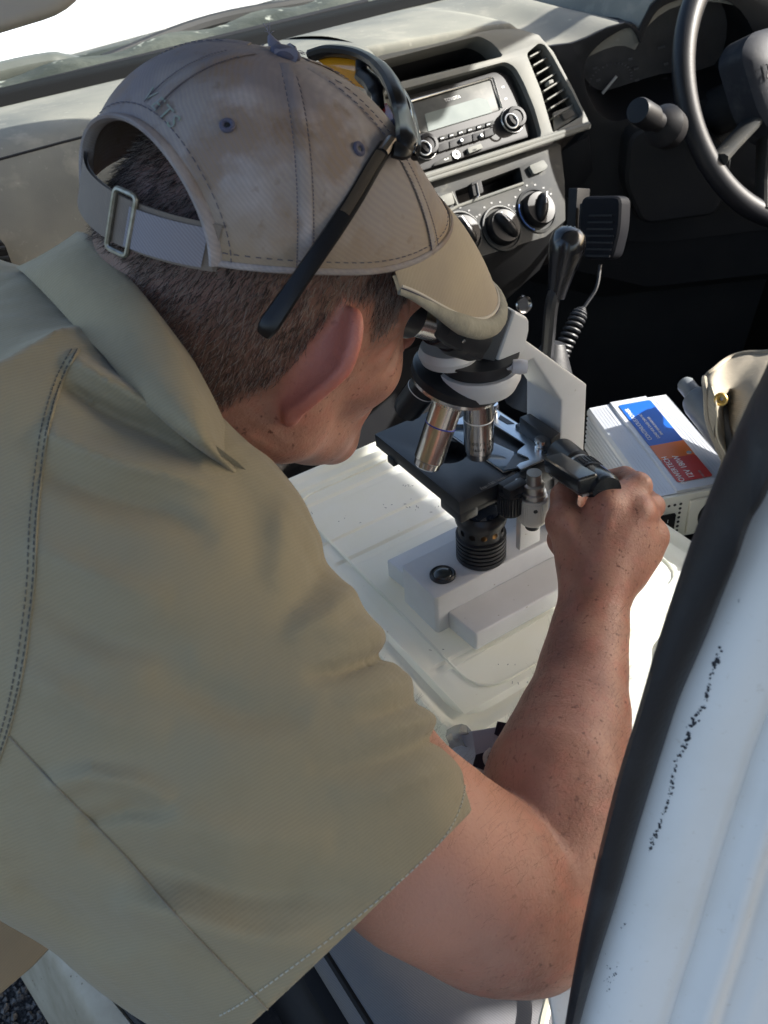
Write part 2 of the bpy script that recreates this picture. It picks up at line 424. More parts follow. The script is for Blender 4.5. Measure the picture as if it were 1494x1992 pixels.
# --- radio ---------------------------------------------------------
RH = -.012
g = G(); g.prism(roundpoly([c5(-60, 575, RH), c5(95, 500, RH), c5(740, 300, RH), c5(800, 300, RH), c5(870, 330, RH), c5(1000, 700, RH), c5(1005, 770, RH), c5(215, 1020, RH), c5(100, 1050, RH), c5(-60, 1050, RH)], .004), -FN * .012)
radio = g.obj('car_radio', M_black, car, bevel=.0015)
g = G(); g.prism(roundpoly([c5(120, 540, RH), c5(722, 360, RH), c5(800, 555, RH), c5(785, 580, RH), c5(260, 742, RH), c5(172, 740, RH)], .004), FN * .0012); win = g.obj('display_window', mat('display_grey', (.045, .047, .044), .5, spec=.2, noise=(25, (.085, .085, .078)), stain=[(60, (.16, .155, .135), .58, .75, .5)]), radio, bevel=.0005)
g = G(); g.prism(roundpoly([c5(245, 605, RH + .0012), c5(640, 488, RH + .0012), c5(700, 500, RH + .0012), c5(738, 592, RH + .0012), c5(272, 732, RH + .0012)], .002), FN * .0006); g.obj('lcd', M_lcd, radio)
g = G(); g.tube([c5(118, 520, RH + .003), c5(722, 342, RH + .003), c5(745, 345, RH + .003), c5(808, 560, RH + .003)], .0016, 8); g.tube([c5(75, 470, RH + .003), c5(118, 540, RH + .003), c5(205, 745, RH + .003)], .0018, 8)
g.obj('chrome_edge', M_chrome, radio)
def knob(parent, name, px, py, h, rings, material):
    c = pl(px, py, h); g = G(); g.lathe(rings, c, FN, 32); return g.obj(name, material, parent)
kpx = [(760 + 878 / 3.735, 60 + 655 / 3.735, 1.0), (760 + 245 / 3.735, 60 + 852 / 3.735, .95)]
for (kx, ky, s) in kpx:
    k = knob(radio, 'knob', kx, ky, RH, [(.0155 * s, 0), (.0165 * s, .003), (.0150 * s, .012), (.0135 * s, .016), (.009 * s, .0165), (.0085 * s, .015), (.006 * s, .015)], M_black)
    knob(radio, 'knob_ring', kx, ky, RH, [(.0172 * s, 0), (.0178 * s, .0015), (.0170 * s, .003), (.0160 * s, .0032)], M_chrome)
    g = G(); c = pl(kx, ky, RH + .0166); g.tube([c + (E1 * cos(t) + E2 * sin(t)) * .0095 * s for t in np.linspace(0, 2 * pi, 28, endpoint=False)], .0012, 6, closed=True); g.obj('knob_face_ring', M_silver, radio)
for k in range(6):
    u0 = 345 + 67 * k; v0 = 776 - 20 * k
    g = G(); g.prism(roundpoly([c5(u0, v0, RH), c5(u0 + 58, v0 - 17, RH), c5(u0 + 62, v0 + 12, RH), c5(u0 + 6, v0 + 30, RH)], .0008), FN * .004)
    b = g.obj('radio_button', M_panel, radio, bevel=.0005)
    g = G(); g.prism([c5(u0 + 18, v0 + 4, RH + .004), c5(u0 + 42, v0 - 3, RH + .004), c5(u0 + 43, v0 + 2, RH + .004), c5(u0 + 19, v0 + 9, RH + .004)], FN * .0002); g.obj('button_mark', M_print, radio)
for k in range(5):
    u0 = 330 + 84 * k; v0 = 838 - 26 * k
    g = G(); g.prism(roundpoly([c5(u0, v0, RH), c5(u0 + 76, v0 - 24, RH), c5(u0 + 82, v0 + 28, RH), c5(u0 + 6, v0 + 54, RH)], .001), FN * .005); g.obj('radio_button', M_dashdark, radio, bevel=.0006)
for u, v in ((505, 805), (650, 770)):
    g = G(); g.lathe([(.003, 0), (.0028, .004), (.0015, .005), (0, .005)], c5(u, v, RH + .004), FN, 12); g.obj('button_cap', M_silver, radio)
g = G(); g.prism(roundpoly([c5(545, 862, RH), c5(640, 828, RH), c5(660, 862, RH), c5(558, 902, RH)], .001), FN * .005); g.obj('radio_button', M_fascia, radio, bevel=.0006)
g = G(); g.lathe([(.0055, 0), (.0055, .003), (.003, .003), (.003, .001), (0, .001)], c5(470, 905, RH), FN, 16); g.obj('socket', M_silver, radio)
g = G(); g.prism(roundpoly([c5(320, 960, RH), c5(430, 905, RH), c5(440, 950, RH), c5(300, 990, RH)], .002), FN * .003); g.obj('radio_button', M_panel, radio, bevel=.0006)
for u, v in ((815, 405), (835, 492)):
    g = G(); g.prism([c5(u - 8, v, RH), c5(u + 8, v - 5, RH), c5(u + 9, v + 6, RH), c5(u - 7, v + 11, RH)], FN * .0004); g.obj('button_mark', M_print, radio)
text('radio_lettering', 'TOYOTA', c5(450, 492, RH + .0014), E1, E2, .0062, M_print, radio, .0001)
text('radio_lettering', 'DISC', c5(612, 864, RH + .0052), E1, E2, .0034, M_black, radio, .0001)
text('radio_lettering', 'AUX', c5(405, 932, RH + .0032), E1, E2, .0036, M_print, radio, .0001)

# --- climate panel ---------------------------------------------------
CH = -.010
g = G()
outerc = [c6(-420, 330, CH), c6(30, 205, CH), c6(980, -85, CH), c6(1010, -60, CH), c6(1040, 200, CH), c6(1045, 480, CH), c6(900, 600, CH), c6(420, 745, CH), c6(-420, 950, CH)]
slot = roundpoly([c6(240, 268, CH), c6(715, 92, CH), c6(738, 205, CH), c6(270, 362, CH)], .003)
g.prism(outerc, -FN * .02, (slot,)); clim = g.obj('climate_panel', M_panel, car, bevel=.0015)
pocket('slot', [p - FN * .008 for p in slot], .03, M_black, M_black, clim)
g = G(); g.tube([c6(205, 412, CH + .001), c6(262, 378, CH + .001), c6(738, 212, CH + .001)], .0022, 8); g.tube([c6(215, 275, CH + .001), c6(262, 378, CH + .001)], .002, 8); g.obj('slot_edge', M_fascia, clim)
g = G(); g.prism(roundpoly([c6(330, 232, CH - .006), c6(400, 205, CH - .006), c6(420, 300, CH - .006), c6(350, 330, CH - .006)], .002), FN * .012); lv = g.obj('slide_lever', M_dashdark, clim, bevel=.001)
g = G(); g.tube([c6(365, 222, CH + .007), c6(400, 212, CH + .007), c6(418, 300, CH + .007), c6(402, 318, CH + .007)], .0012, 6); g.obj('lever_edge', M_silver, clim)
for quad in (((765, 95), (870, 50), (905, 100), (880, 128), (800, 160)), ((78, 335), (205, 285), (228, 372), (95, 408))):
    g = G(); g.prism(roundpoly([c6(*q, CH) for q in quad], .003), FN * .006); g.obj('push_button', M_fascia, clim, bevel=.0012)
text('button_lettering', 'A/C', c6(150, 350, CH + .0062), E1, E2, .005, M_print, clim, .0001)
for i, (u, v, s) in enumerate(((290, 580, 1.0), (580, 540, 1.02), (835, 410, 1.02))):
    c = c6(u, v, CH); g = G(); g.lathe([(.0305 * s, 0), (.0305 * s, .002), (.0275 * s, .003), (.0265 * s, .001), (.024 * s, .001)], c, FN, 40)
    b = g.obj('dial_bezel', M_panel, clim)
    g = G(); g.lathe([(.0235 * s, 0), (.0228 * s, .010), (.021 * s, .013), (.0, .0145)], c, FN, 36); k = g.obj('dial', mat('gloss_black', (.008, .008, .009), .42, spec=.25), clim)
    dr = [(-.3, .95), (-.45, .9), (.5, .85)][i]; d = unit(E1 * dr[0] + E2 * dr[1]); w = np.cross(FN, d)
    g = G(); g.ball(c + FN * .013, (.0205 * s, .0085 * s, .011), (d, w, FN), 20, 12); g.obj('dial_grip', MATS['gloss_black'], clim)
    g = G(); g.box(c + FN * .0243 + d * .010 * s, (.016, .0016, .001), (d, w, FN)); g.obj('dial_pointer', M_print, clim)
    g = G(); a0, a1 = ((20, 160), (20, 160), (150, 235))[i]
    g.tube([c + FN * .003 + (E1 * cos(t) + E2 * sin(t)) * .0288 * s for t in np.radians(np.linspace(a0, a1, 16))], .0011, 6); g.obj('dial_mark', M_greyprint if i < 2 else M_bluemark, clim)
    for t in np.radians(np.linspace(25, 155, 7)):
        p = c + (E1 * cos(t) + E2 * sin(t)) * .0352 * s
        g = G(); g.box(p + FN * .0003, (.0032, .0022, .0004), (E1, E2, FN)); g.obj('dial_tick', mat('dim_tick', (.09, .09, .088), .5), clim)
# lower console under the panel
g = G(); pts = [c6(-420, 950, CH), c6(420, 745, CH), c6(900, 600, CH), c6(1045, 480, CH)]
low = [p + V3(0, .05, -.09) for p in pts]; low2 = [p + V3(0, .16, -.20) for p in pts]; low3 = [p + V3(0, .12, -.62) for p in pts]
g.grid([[p - FN * .001 for p in pts], low, low2, low3]); g.obj('lower_console', M_dashdark, car)
g = G(); g.lathe([(.013, 0), (.0145, .002), (.013, .004), (.011, .003), (.011, -.008), (0, -.008)], ony(1018, 592, 1.03), (-.1, -1, .25), 24); g.obj('lighter_socket', M_chrome, car)

# --- dash right of the fascia and driver's binnacle ------------------
BN = unit(V3(-.46, -.888, 0)); BP0 = V3(.97, 1.13, 1.2)
def bpl(px, py, back=0.0): return onpl(px, py, BP0 - BN * back, BN)
HOODPX = [(1056, 92), (1080, 88), (1112, 84), (1140, 74), (1180, 54), (1215, 44), (1236, 48), (1243, 60), (1250, 40), (1265, 12), (1300, -22), (1360, -45), (1420, -40), (1494, -20), (1620, 60)]
HW_ = np.array([bpl(*q) for q in HOODPX])
g = G()
xs = np.linspace(.70, 1.52, 64); rows = []
for x in xs:
    back = float(np.interp(x, [.70, .88, .93, .97, 1.5], [1.150, 1.135, 1.12, 1.13, .8555])); w0 = wsy(x)
    zt = float(np.interp(x, np.concatenate([[.70, .92], HW_[:, 0]]), np.concatenate([[1.303, 1.298], HW_[:, 2]])))
    rows.append(crspline([V3(x, w0, 1.278), V3(x, w0 * .75 + back * .25, 1.29 + (zt - 1.30) * .3), V3(x, w0 * .4 + back * .6, 1.30 + (zt - 1.30) * .85), V3(x, back + .02, zt + .001), V3(x, back + .004, zt - .004), V3(x, back + .006, zt - .03)], 4))
g.grid(rows); g.obj('dashboard_top', M_dash, car)
hood = HOODPX + [(1640, 430), (1300, 470), (1150, 470), (1098, 420), (1098, 300), (1150, 245)]
hole = [(1137, 128), (1160, 92), (1195, 66), (1225, 54), (1240, 72), (1246, 84), (1256, 60), (1280, 20), (1320, 0), (1380, -10), (1440, 20), (1470, 90), (1440, 180), (1322, 200), (1230, 228), (1195, 236), (1165, 220), (1142, 180)]
cen = bpl(1280, 110)
g = G(); lo_ = [bpl(*q) for q in hood]; ho_ = crspline([bpl(*q) for q in hole], 3, True)
g.prism(lo_, -BN * .02, (ho_,)); binn = g.obj('instrument_binnacle', M_dashdark, car, bevel=.003)
g = G(); n_ = len(ho_); back_ = [p - BN * .085 + V3(0, 0, .015) + (cen - p) * .08 for p in ho_]
g.add([p - BN * .004 for p in ho_] + back_, [(i, (i + 1) % n_, n_ + (i + 1) % n_, n_ + i) for i in range(n_)]); g.obj('binnacle_wall', M_black, binn)
g = G(); g.prism(back_, -BN * .003); clus = g.obj('instrument_cluster', mat('cluster_face', (.05, .048, .052), .4, coat=.3, noise=(16, (.09, .085, .085))), binn)
yb = ho_[0][1] + .083
def cl(u, v, dy=0): return bpl(1100 + u / 3.792, v / 3.792, .094 - dy)
def clp(o_): return o_
for a, b, r, mt in (((272, 690), (378, 562), .0022, M_print), ((672, 605), (745, 575), .0035, M_black)):
    g = G(); g.tube([cl(*a, .02), cl(*b, .02)], r, 6); g.obj('gauge_needle', mt, binn)
g = G(); g.prism([cl(355, 705, .02), cl(485, 660, .02), cl(495, 705, .02), cl(372, 752, .02)], -BN * .003); g.obj('odometer_display', mat('odo', (.16, .25, .22), .3), binn)
for u, v in ((220, 500), (245, 590), (525, 505), (530, 590), (720, 345), (745, 470), (480, 435), (700, 350)):
    g = G(); g.prism([cl(u - 16, v, .02), cl(u + 14, v - 9, .02), cl(u + 16, v + 5, .02), cl(u - 14, v + 14, .02)], -BN * .002); g.obj('gauge_number', mat('dimprint', (.12, .12, .13), .5), binn)
for k in range(22):
    t = radians(140 + k * 11); cx, cy = 330, 600
    g = G(); a = cl(cx + 150 * cos(t), cy + 150 * sin(t) * .8 - 40 * cos(t), .02); b = cl(cx + 166 * cos(t), cy + 166 * sin(t) * .8 - 44 * cos(t), .02); g.tube([a, b], .001, 4); g.obj('gauge_tick', MATS['dimprint'], binn)
g = G(); g.prism([cl(560, 745, .03), cl(830, 672, .03), cl(835, 710, .03), cl(650, 790, .03)], -BN * .004); g.obj('cluster_trim', M_panel, binn)
# column shroud and lower driver panels
g = G(); g.prism(roundpoly([bpl(*q, -.04) for q in ((1225, 262), (1340, 215), (1430, 300), (1400, 420), (1250, 440), (1215, 360))], .02), -BN * .12); g.obj('column_shroud', M_dashdark, car, bevel=.012, seg=3)
g = G(); P = [bpl(*q, .004) for q in ((1095, 410), (1300, 460), (1660, 420))]
g.grid([P, [p + V3(0, .03, -.10) for p in P], [p + V3(0, .14, -.16) for p in P], [p + V3(0, .2, -.6) for p in P]]); g.obj('knee_panel', M_dashdark, car)
g = G(); g.prism([bpl(*q, -.001) for q in ((1092, 292), (1145, 262), (1152, 330), (1110, 390), (1096, 380))], BN * .004); g.obj('card_slot', M_black, car, bevel=.002)
# stalk
A_ = U(1240, 214, 1.16); B_ = U(1300, 250, 1.22); ax = unit(A_ - B_)
g = G(); g.lathe([(.0, .0), (.025, 0), (.027, .018), (.019, .03), (.0125, .034), (.0125, .05), (.0165, .053), (.0165, .082), (.0150, .086), (0, .0865)], A_ - ax * .0865, ax, 28); g.obj('column_stalk', M_black, car)

# --- steering wheel ---------------------------------------------------
WC = V3(1.235, .905, 1.195); wt = .5; WN = V3(0, -cos(wt), sin(wt)); wa = V3(1, 0, 0); wb = np.cross(WN, wa) * -1
wb = unit(V3(0, sin(wt), cos(wt)))
M_wheel = mat('worn_black_leatherette', (.009, .0095, .012), .42, spec=.3, bump=[(500, .25, .0004)], noise=(9, (.022, .022, .024), .5, .75))
g = G(); N_ = 96
for i in range(N_):
    t = 2 * pi * i / N_
    c = WC + (wa * cos(t) + wb * sin(t)) * .186; rd = wa * cos(t) + wb * sin(t)
    for k in range(14):
        q = 2 * pi * k / 14; g.v.append(tuple(c + rd * .0165 * cos(q) + WN * .0145 * sin(q)))
for i in range(N_):
    for k in range(14): g.f.append((i * 14 + k, i * 14 + (k + 1) % 14, ((i + 1) % N_) * 14 + (k + 1) % 14, ((i + 1) % N_) * 14 + k))
wheel = g.obj('steering_wheel', M_wheel, car)
hubl = [(-.082, .055), (-.055, .076), (.06, .076), (.085, .055), (.08, -.03), (.05, -.07), (-.05, -.07), (-.075, -.03)]
def wh(a, b, h=0): return WC + wa * a + wb * b + WN * h
g = G(); lp0 = roundpoly([wh(a, b, -.03) for a, b in hubl], .03, 5); cc_ = wh(0, 0, 0); n_ = len(lp0)
g.v = [tuple(p) for p in lp0] + [tuple(p + WN * .042) for p in lp0] + [tuple(cc_ + (p + WN * .03 - cc_) * .90 + WN * .021) for p in lp0] + [tuple(cc_ + (p + WN * .03 - cc_) * .6 + WN * .027) for p in lp0] + [tuple(cc_ + WN * .029)]
for r in range(3):
    for i in range(n_): g.f.append((r * n_ + i, r * n_ + (i + 1) % n_, (r + 1) * n_ + (i + 1) % n_, (r + 1) * n_ + i))
for i in range(n_): g.f.append((3 * n_ + i, 3 * n_ + (i + 1) % n_, 4 * n_))
hub = g.obj('wheel_hub', mat('hub_plastic', (.026, .028, .034), .55, spec=.2, noise=(30, (.06, .06, .062), .5, .7), bump=[(900, .4, .0004)]), wheel, ang=40)
for s in (-1, 1):
    g = G(); g.tube([wh(s * .06, -.035, -.012), wh(s * .12, -.058, -.008), wh(s * .165, -.072, .0)], [.024, .021, .024], 12, sc=(1, .45)); g.obj('spoke', M_panel, wheel)
for s in (-1, 1):
    g = G(); g.tube([wh(s * .045, -.06, -.01), wh(s * .075, -.12, -.008), wh(s * .10, -.158, .0)], [.018, .015, .018], 12, sc=(1, .5)); g.obj('spoke', M_panel, wheel)
M_emb = mat('embossed', (.02, .02, .022), .5)
text('hub_lettering', 'SRS', wh(-.026, -.012, .0292), wb * -1, wa, .010, M_emb, wheel, .0006)
text('hub_lettering', 'AIRBAG', wh(-.042, -.012, .0288), wb * -1, wa, .010, M_emb, wheel, .0006)
g = G(); g.tube([wh(-.062 + .006 * a, .02 + .009 * b, .0282) for a, b in ((-1, -1), (1, -1), (1, 1), (-1, 1))], .0009, 5, closed=True); g.tube([wh(-.062, .012, .0285), wh(-.058, .02, .0285)], .0012, 5); g.obj('hub_emblem', M_emb, wheel)
g = G(); g.cyl(wh(0, 0, -.16), WN, .035, .14, 20); g.obj('steering_column', M_dashdark, wheel)

# --- gear lever, handbrake ------------------------------------------
g = G(); KT = U(1108, 455, .98); KB = U(1068, 640, 1.02); kx_ = unit(KT - KB)
g.tube(crspline([U(1050, 800, 1.10), U(1064, 690, 1.05), U(1072, 600, 1.01), U(1082, 560, 1.0)], 5), .0075, 10); gear = g.obj('gear_lever', mat('dull_steel', (.03, .03, .032), .4, .6), car)
g = G(); g.lathe([(0, 0), (.0095, 0), (.0115, .015), (.0145, .032), (.0185, .046), (.0195, .056), (.0165, .067), (.010, .0725), (0, .074)], KT - kx_ * .066, kx_, 28); gk = g.obj('gear_knob', mat('gear_gloss', (.008, .0085, .011), .22, coat=.25), gear)
g = G(); g.lathe([(.042, 0), (.036, .02), (.026, .045), (.014, .07), (.011, .075)], U(1052, 790, 1.09), kx_, 18); g.obj('gear_gaiter', M_rubber, gear)
for a in (-.004, 0, .004):
    g = G(); s_ = unit(np.cross(kx_, FWD)); u_ = np.cross(s_, kx_)
    g.tube([KT + kx_ * .0075 + s_ * a - u_ * .004, KT + kx_ * .0075 + s_ * a + u_ * .004], .0006, 5); g.obj('shift_mark', M_greyprint, gear)
M_hb = mat('grey_handbrake', (.10, .112, .125), .42, noise=(30, (.14, .15, .155)))
A_ = U(1350, 768, 1.02); B_ = U(1460, 905, .96); ax = unit(A_ - B_); L_ = np.linalg.norm(A_ - B_)
g = G(); g.lathe([(.017, -.14), (.0185, .01), (.0185, L_ - .012), (.016, L_ - .004), (.0105, L_), (.0105, L_ + .002)], B_, ax, 26); hb = g.obj('handbrake_lever', M_hb, car)
g = G(); g.lathe([(.0095, 0), (.0095, .016), (.0075, .0195), (0, .020)], B_ + ax * (L_ + .001), ax, 20); g.obj('release_button', M_hb, hb)

# --- seats, floor, console --------------------------------------------
def cushion(name, lo, hi, material, r=.03, sag=.0):
    g = G(); g.span(lo, hi); return g.obj(name, material, car, bevel=r, seg=4, ang=60)
# passenger seat cushion with a rolled near edge
rows = []
for t in np.linspace(0, 1, 14):
    y = -.12 + t * .72
    row = []
    for a in [V3(.135, y, .74), V3(.124, y, .765), V3(.120, y, .79), V3(.128, y, .812), V3(.155, y, .832), V3(.20, y, .836), V3(.28, y, .828), V3(.40, y, .822), V3(.52, y, .828), V3(.58, y, .83), V3(.605, y, .80), V3(.61, y, .6)]: row.append(a)
    rows.append(crspline(row, 4))
g = G(); g.grid(rows); seat = g.obj('passenger_seat', M_seat, car, ang=80)
g = G(); g.tube([V3(.129, y, .814) for y in np.linspace(-.12, .6, 30)], .0032, 6); g.obj('seat_piping', M_black, seat)
g = G(); g.tube([V3(.30 - .02 * sin(t), .262, .826 + .012 * sin(t * 3.1)) if False else onz(1062 + 6 * sin(t * 5), 1900 + 110 * t, .845) for t in np.linspace(0, 1.4, 14)], .004, 7); g.obj('seat_seam', mat('cream_binding', (.45, .42, .33), .8), seat)
g = G(); g.span((.105, -.2, .43), (.60, .60, .775)); g.obj('seat_base', M_black, car, bevel=.015)
cushion('driver_seat', (1.0, -.05, .55), (1.46, .52, .84), M_seat, .04)
cushion('driver_backrest', (1.0, -.35, .7), (1.46, -.12, 1.35), M_seat, .05)
g = G(); g.span((.625, .46, .45), (.80, .665, .940)); g.obj('centre_console', M_black, car, bevel=.012)
g = G(); g.span((.62, .1, .43), (.99, .80, .74)); g.obj('console_base', M_carpet, car, bevel=.02)
g = G(); g.span((-.02, -.9, .36), (1.56, 1.5, .43)); g.obj('cab_floor', M_carpet, car)
g = G(); g.span((.60, .8, .43), (.98, 1.3, .56)); g.obj('transmission_tunnel', M_carpet, car, bevel=.04, seg=3)
g = G(); g.span((.0, 1.46, .40), (1.6, 1.5, 1.25)); g.obj('firewall', M_carpet, car)
g = G()
for k in range(14): g.tube([V3(1.0, .62 + .03 * k, .433), V3(1.4, .62 + .03 * k, .433)], .006, 6)
g.obj('floor_mat', M_rubber, car)
# --- door sill at the bottom left --------------------------------------
sA = [onz(*q, .45) for q in ((100, 1840), (198, 1992))]; sB = [onz(*q, .45) for q in ((137, 1847), (253, 1992))]
def ext(a, b, t): return a + (b - a) * t
tt = np.linspace(-3.0, 3.2, 30)
g = G(); g.grid([[ext(*sA, t) + V3(-.05, 0, -.18), ext(*sA, t) + V3(-.012, 0, -.02), ext(*sA, t), ext(*sB, t) + V3(0, 0, .004), ext(*sB, t) + V3(.006, 0, -.006)] for t in tt])
sill = g.obj('door_sill', mat('cream_dirty_paint', (.46, .42, .33), .5, noise=(18, (.34, .30, .22)), specks=(90, (.10, .07, .04), .68, .74)), car, ang=60)
g = G(); g.tube([ext(*sB, t) + V3(.010, 0, .004) for t in tt], .007, 8); g.obj('sill_seal', M_rubber, sill)
g = G(); g.grid([[ext(*sB, t) + V3(.014, 0, .0), ext(*sB, t) + V3(.03, 0, .012), ext(*sB, t) + V3(.062, 0, .012), ext(*sB, t) + V3(.070, 0, -.03)] for t in tt]); g.obj('sill_panel', M_white, sill, ang=60)

# --- B pillar close on the right -----------------------------------------
sealL = [(1600, 460), (1494, 705), (1448, 800), (1400, 910), (1340, 1065), (1282, 1240), (1237, 1394), (1200, 1517), (1168, 1644), (1147, 1735), (1120, 1868), (1099, 1992), (1080, 2110)]
sealR = [(1660, 620), (1500, 945), (1460, 1015), (1435, 1085), (1405, 1160), (1373, 1240), (1322, 1357), (1285, 1469), (1242, 1607), (1205, 1735), (1163, 1868), (1128, 1992), (1100, 2110)]
def pd(py): return float(np.interp(py, [400, 700, 1240, 1992, 2200], [.265, .30, .37, .47, .50]))
rows = []
for a, b in zip(sealL, sealR):
    d = pd((a[1] + b[1]) / 2); mx_ = lambda t: (a[0] + (b[0] - a[0]) * t, a[1] + (b[1] - a[1]) * t)
    rows.append([U(*mx_(.06), d + .034), U(*mx_(.01), d + .014), U(*mx_(0), d + .006), U(*mx_(.12), d - .002), U(*mx_(.5), d - .006), U(*mx_(.88), d - .003), U(*mx_(1), d + .002), U(*mx_(.98), d + .014)])
def extend(rows):   # carry the pillar on up to the roof and down to the sill
    up = [[p + (p - q) * k for p, q in zip(rows[0], rows[1])] for k in (4.5, 3, 1.5)]; dn = [[p + (p - q) * k for p, q in zip(rows[-1], rows[-2])] for k in (4, 8, 12)]
    return up + rows + dn
rows = extend(rows)
rr = []
for j in range(8): rr.append(crspline([r[j] for r in rows], 5))
g = G(); g.grid([list(x) for x in zip(*rr)]); pil = g.obj('door_seal', M_rubber, car, ang=70)
rows = []
for b in sealR:
    d = pd(b[1]); e = U(*b, d + .006); n_ = 44; row = []
    acr = e + (U(b[0] + 460, b[1] + 205, d + .016) - e) * 1.7
    for k in range(n_):
        s = k / (n_ - 1) * 1.7; gro = -.007 * math.exp(-((s - .33) / .030) ** 2) - .005 * math.exp(-((s - .50) / .026) ** 2) + .004 * math.exp(-((s - .42) / .05) ** 2)
        edge = -.004 * math.exp(-(s / .03) ** 2)
        row.append(e + (acr - e) * (s / 1.7) - FWD * (gro + edge + .010 * sin(min(1, s / .16) * pi / 2)))
    rows.append(row)
rows = extend(rows)
rr = [crspline([r[j] for r in rows], 5) for j in range(len(rows[0]))]
g = G(); g.grid([list(x) for x in zip(*rr)]); bp = g.obj('door_pillar', M_white, car, ang=70)
# paint chips on the pillar
bme = bp.data; bvhp = BVHTree.FromPolygons([v.co + Vector(rootloc(car)) for v in bme.vertices], [p.vertices[:] for p in bme.polygons])
def hit(bvh, px, py):
    h = bvh.ray_cast(Vector(CC), Vector(unit(ray(px, py)))); return (np.array(h[0]), np.array(h[1])) if h[0] is not None else (None, None)
g = G(); line = [(1404, 1265), (1388, 1300), (1372, 1370), (1350, 1400), (1338, 1440), (1320, 1470), (1308, 1520), (1296, 1570), (1286, 1600), (1272, 1632), (1262, 1660)]
def chip(x, y, r):
    P, N_ = hit(bvhp, x, y)
    if P is None: return
    if N_ @ FWD > 0: N_ = -N_
    u_ = unit(np.cross(N_, RIGHT)); w_ = np.cross(N_, u_); m_ = random.randint(5, 8)
    g.add([P + N_ * .0003 + (u_ * cos(q) + w_ * sin(q)) * r * random.uniform(.45, 1.3) for q in np.linspace(0, 2 * pi, m_, endpoint=False)], [tuple(range(m_))])
for k in range(230):
    i = random.uniform(0, len(line) - 1.001); a = line[int(i)]; b = line[int(i) + 1]; t = i - int(i)
    w = 3.2 * max(.3, 1 - abs(i - 3.5) / 7)
    chip(a[0] + (b[0] - a[0]) * t + random.gauss(0, w), a[1] + (b[1] - a[1]) * t + random.gauss(0, 4), random.choice([.0002, .0003, .0005, .0008]) * (1.2 if i < 5 else .8))
for (x, y, s_, n_) in ((1190, 1888, 14, 14), (1180, 1915, 9, 6), (1215, 1800, 10, 4), (1437, 1168, 3, 4), (1268, 1630, 3, 5)):
    for k in range(n_): chip(x + random.gauss(0, s_ * .5), y + random.gauss(0, s_), random.choice([.0002, .0003, .0005]))
o = g.obj('paint_chips', mat('bare_chip', (.03, .032, .04), .7), bp, recalc=False); tag(o, kind='stuff')
# inner flange seen left of the seal, low down
g = G(); q_ = [(1168, 1650), (1148, 1742), (1108, 1850), (1062, 1910), (1078, 1992), (1085, 2100), (1200, 2100), (1200, 1650)]
g.prism([U(a, b, .545 + (b - 1650) * .00004) for a, b in q_], FWD * .012); g.obj('pillar_flange', M_white, car, bevel=.003)

# --- roof, header, far side, visor, windscreen, bonnet ----------------------
g = G(); g.span((.10, -1.2, 1.735), (1.46, .80, 1.775)); g.obj('roof', M_white, car, bevel=.01)
g = G(); g.span((.14, .74, 1.69), (1.42, .83, 1.733)); g.obj('roof_header', M_dash, car, bevel=.01)
g = G(); g.tube([V3(1.58, 1.36, 1.20), V3(1.50, 1.08, 1.48), V3(1.42, .82, 1.71)], .034, 10, sc=(1, .7)); g.obj('windscreen_pillar', M_white, car)
g = G(); g.tube([V3(.02, 1.36, 1.20), V3(.08, 1.08, 1.48), V3(.16, .82, 1.71)], .034, 10, sc=(1, .7)); g.obj('windscreen_pillar', M_white, car)
g = G(); g.span((1.56, -.9, .42), (1.62, 1.4, 1.16)); g.obj('driver_door', M_dashdark, car, bevel=.01)
g = G(); g.tube([V3(1.50, -.25, 1.16), V3(1.44, -.28, 1.72)], .04, 10); g.obj('driver_pillar', M_white, car)
g = G(); g.span((.12, -1.24, .42), (1.56, -1.20, 1.15)); g.obj('rear_bulkhead', M_dashdark, car)
# visor, swung down: its rounded lower corner shows at the top left
M_vis = mat('grey_visor_vinyl', (.30, .29, .265), .7, bump=[(400, .3, .0005)], noise=(10, (.36, .345, .31)))
V0 = U(-112, -66, .70); va = unit(V3(1, .02, .09)); vb = unit(V3(0, .42, .9)); vn = np.cross(va, vb)
vloop = []
for (a, b) in roundpoly([V3(-.10, -.10, 0), V3(.075, -.10, 0), V3(.60, -.05, 0), V3(.60, .09, 0), V3(-.10, .09, 0)], .03, 6) and [(p[0], p[1]) for p in roundpoly([V3(-.10, -.052, 0), V3(.09, -.052, 0), V3(.135, .0, 0), V3(.62, .02, 0), V3(.62, .13, 0), V3(-.10, .13, 0)], .05, 6)]:
    vloop.append(V0 + va * a + vb * b)
g = G(); g.prism([p - vn * .009 for p in vloop], vn * .018); g.obj('sun_visor', M_vis, car, bevel=.007, seg=4, ang=60)
# windscreen with black lower band, cowl, wiper arm, bonnet
top = [V3(x, .83, 1.71) for x in np.linspace(.16, 1.42, 14)]; bot = [V3(x, wsy(x) + .045, 1.262) for x in np.linspace(.0, 1.56, 14)]
g = G(); g.grid([bot, [(a * .5 + b * .5) + V3(0, .025, .02) for a, b in zip(bot, top)], top]); g.obj('windscreen', glass_mat('windscreen_glass', (.93, .96, .94), .3, 0, dust=.012), car, ang=80)
g = G(); g.grid([[V3(x, wsy(x) - .006, 1.2795), V3(x, wsy(x) + .012, 1.288), V3(x, wsy(x) + .045, 1.290), V3(x, wsy(x) + .07, 1.27)] for x in np.linspace(-.1, 1.6, 30)]); g.obj('windscreen_band', mat('black_frit', (.004, .004, .004), .8, spec=.1), car, ang=70)
M_cowl = mat('weathered_cowl', (.022, .026, .021), .6, spec=.25, noise=(7, (.060, .065, .053), .38, .62), bump=[(60, .5, .004)], specks=(45, (.22, .23, .20), .64, .72), stain=[(16, (.03, .034, .03), .55, .66, .8)])
def yb_f(x): return 1.90 + .245 * x + .05
rows = []
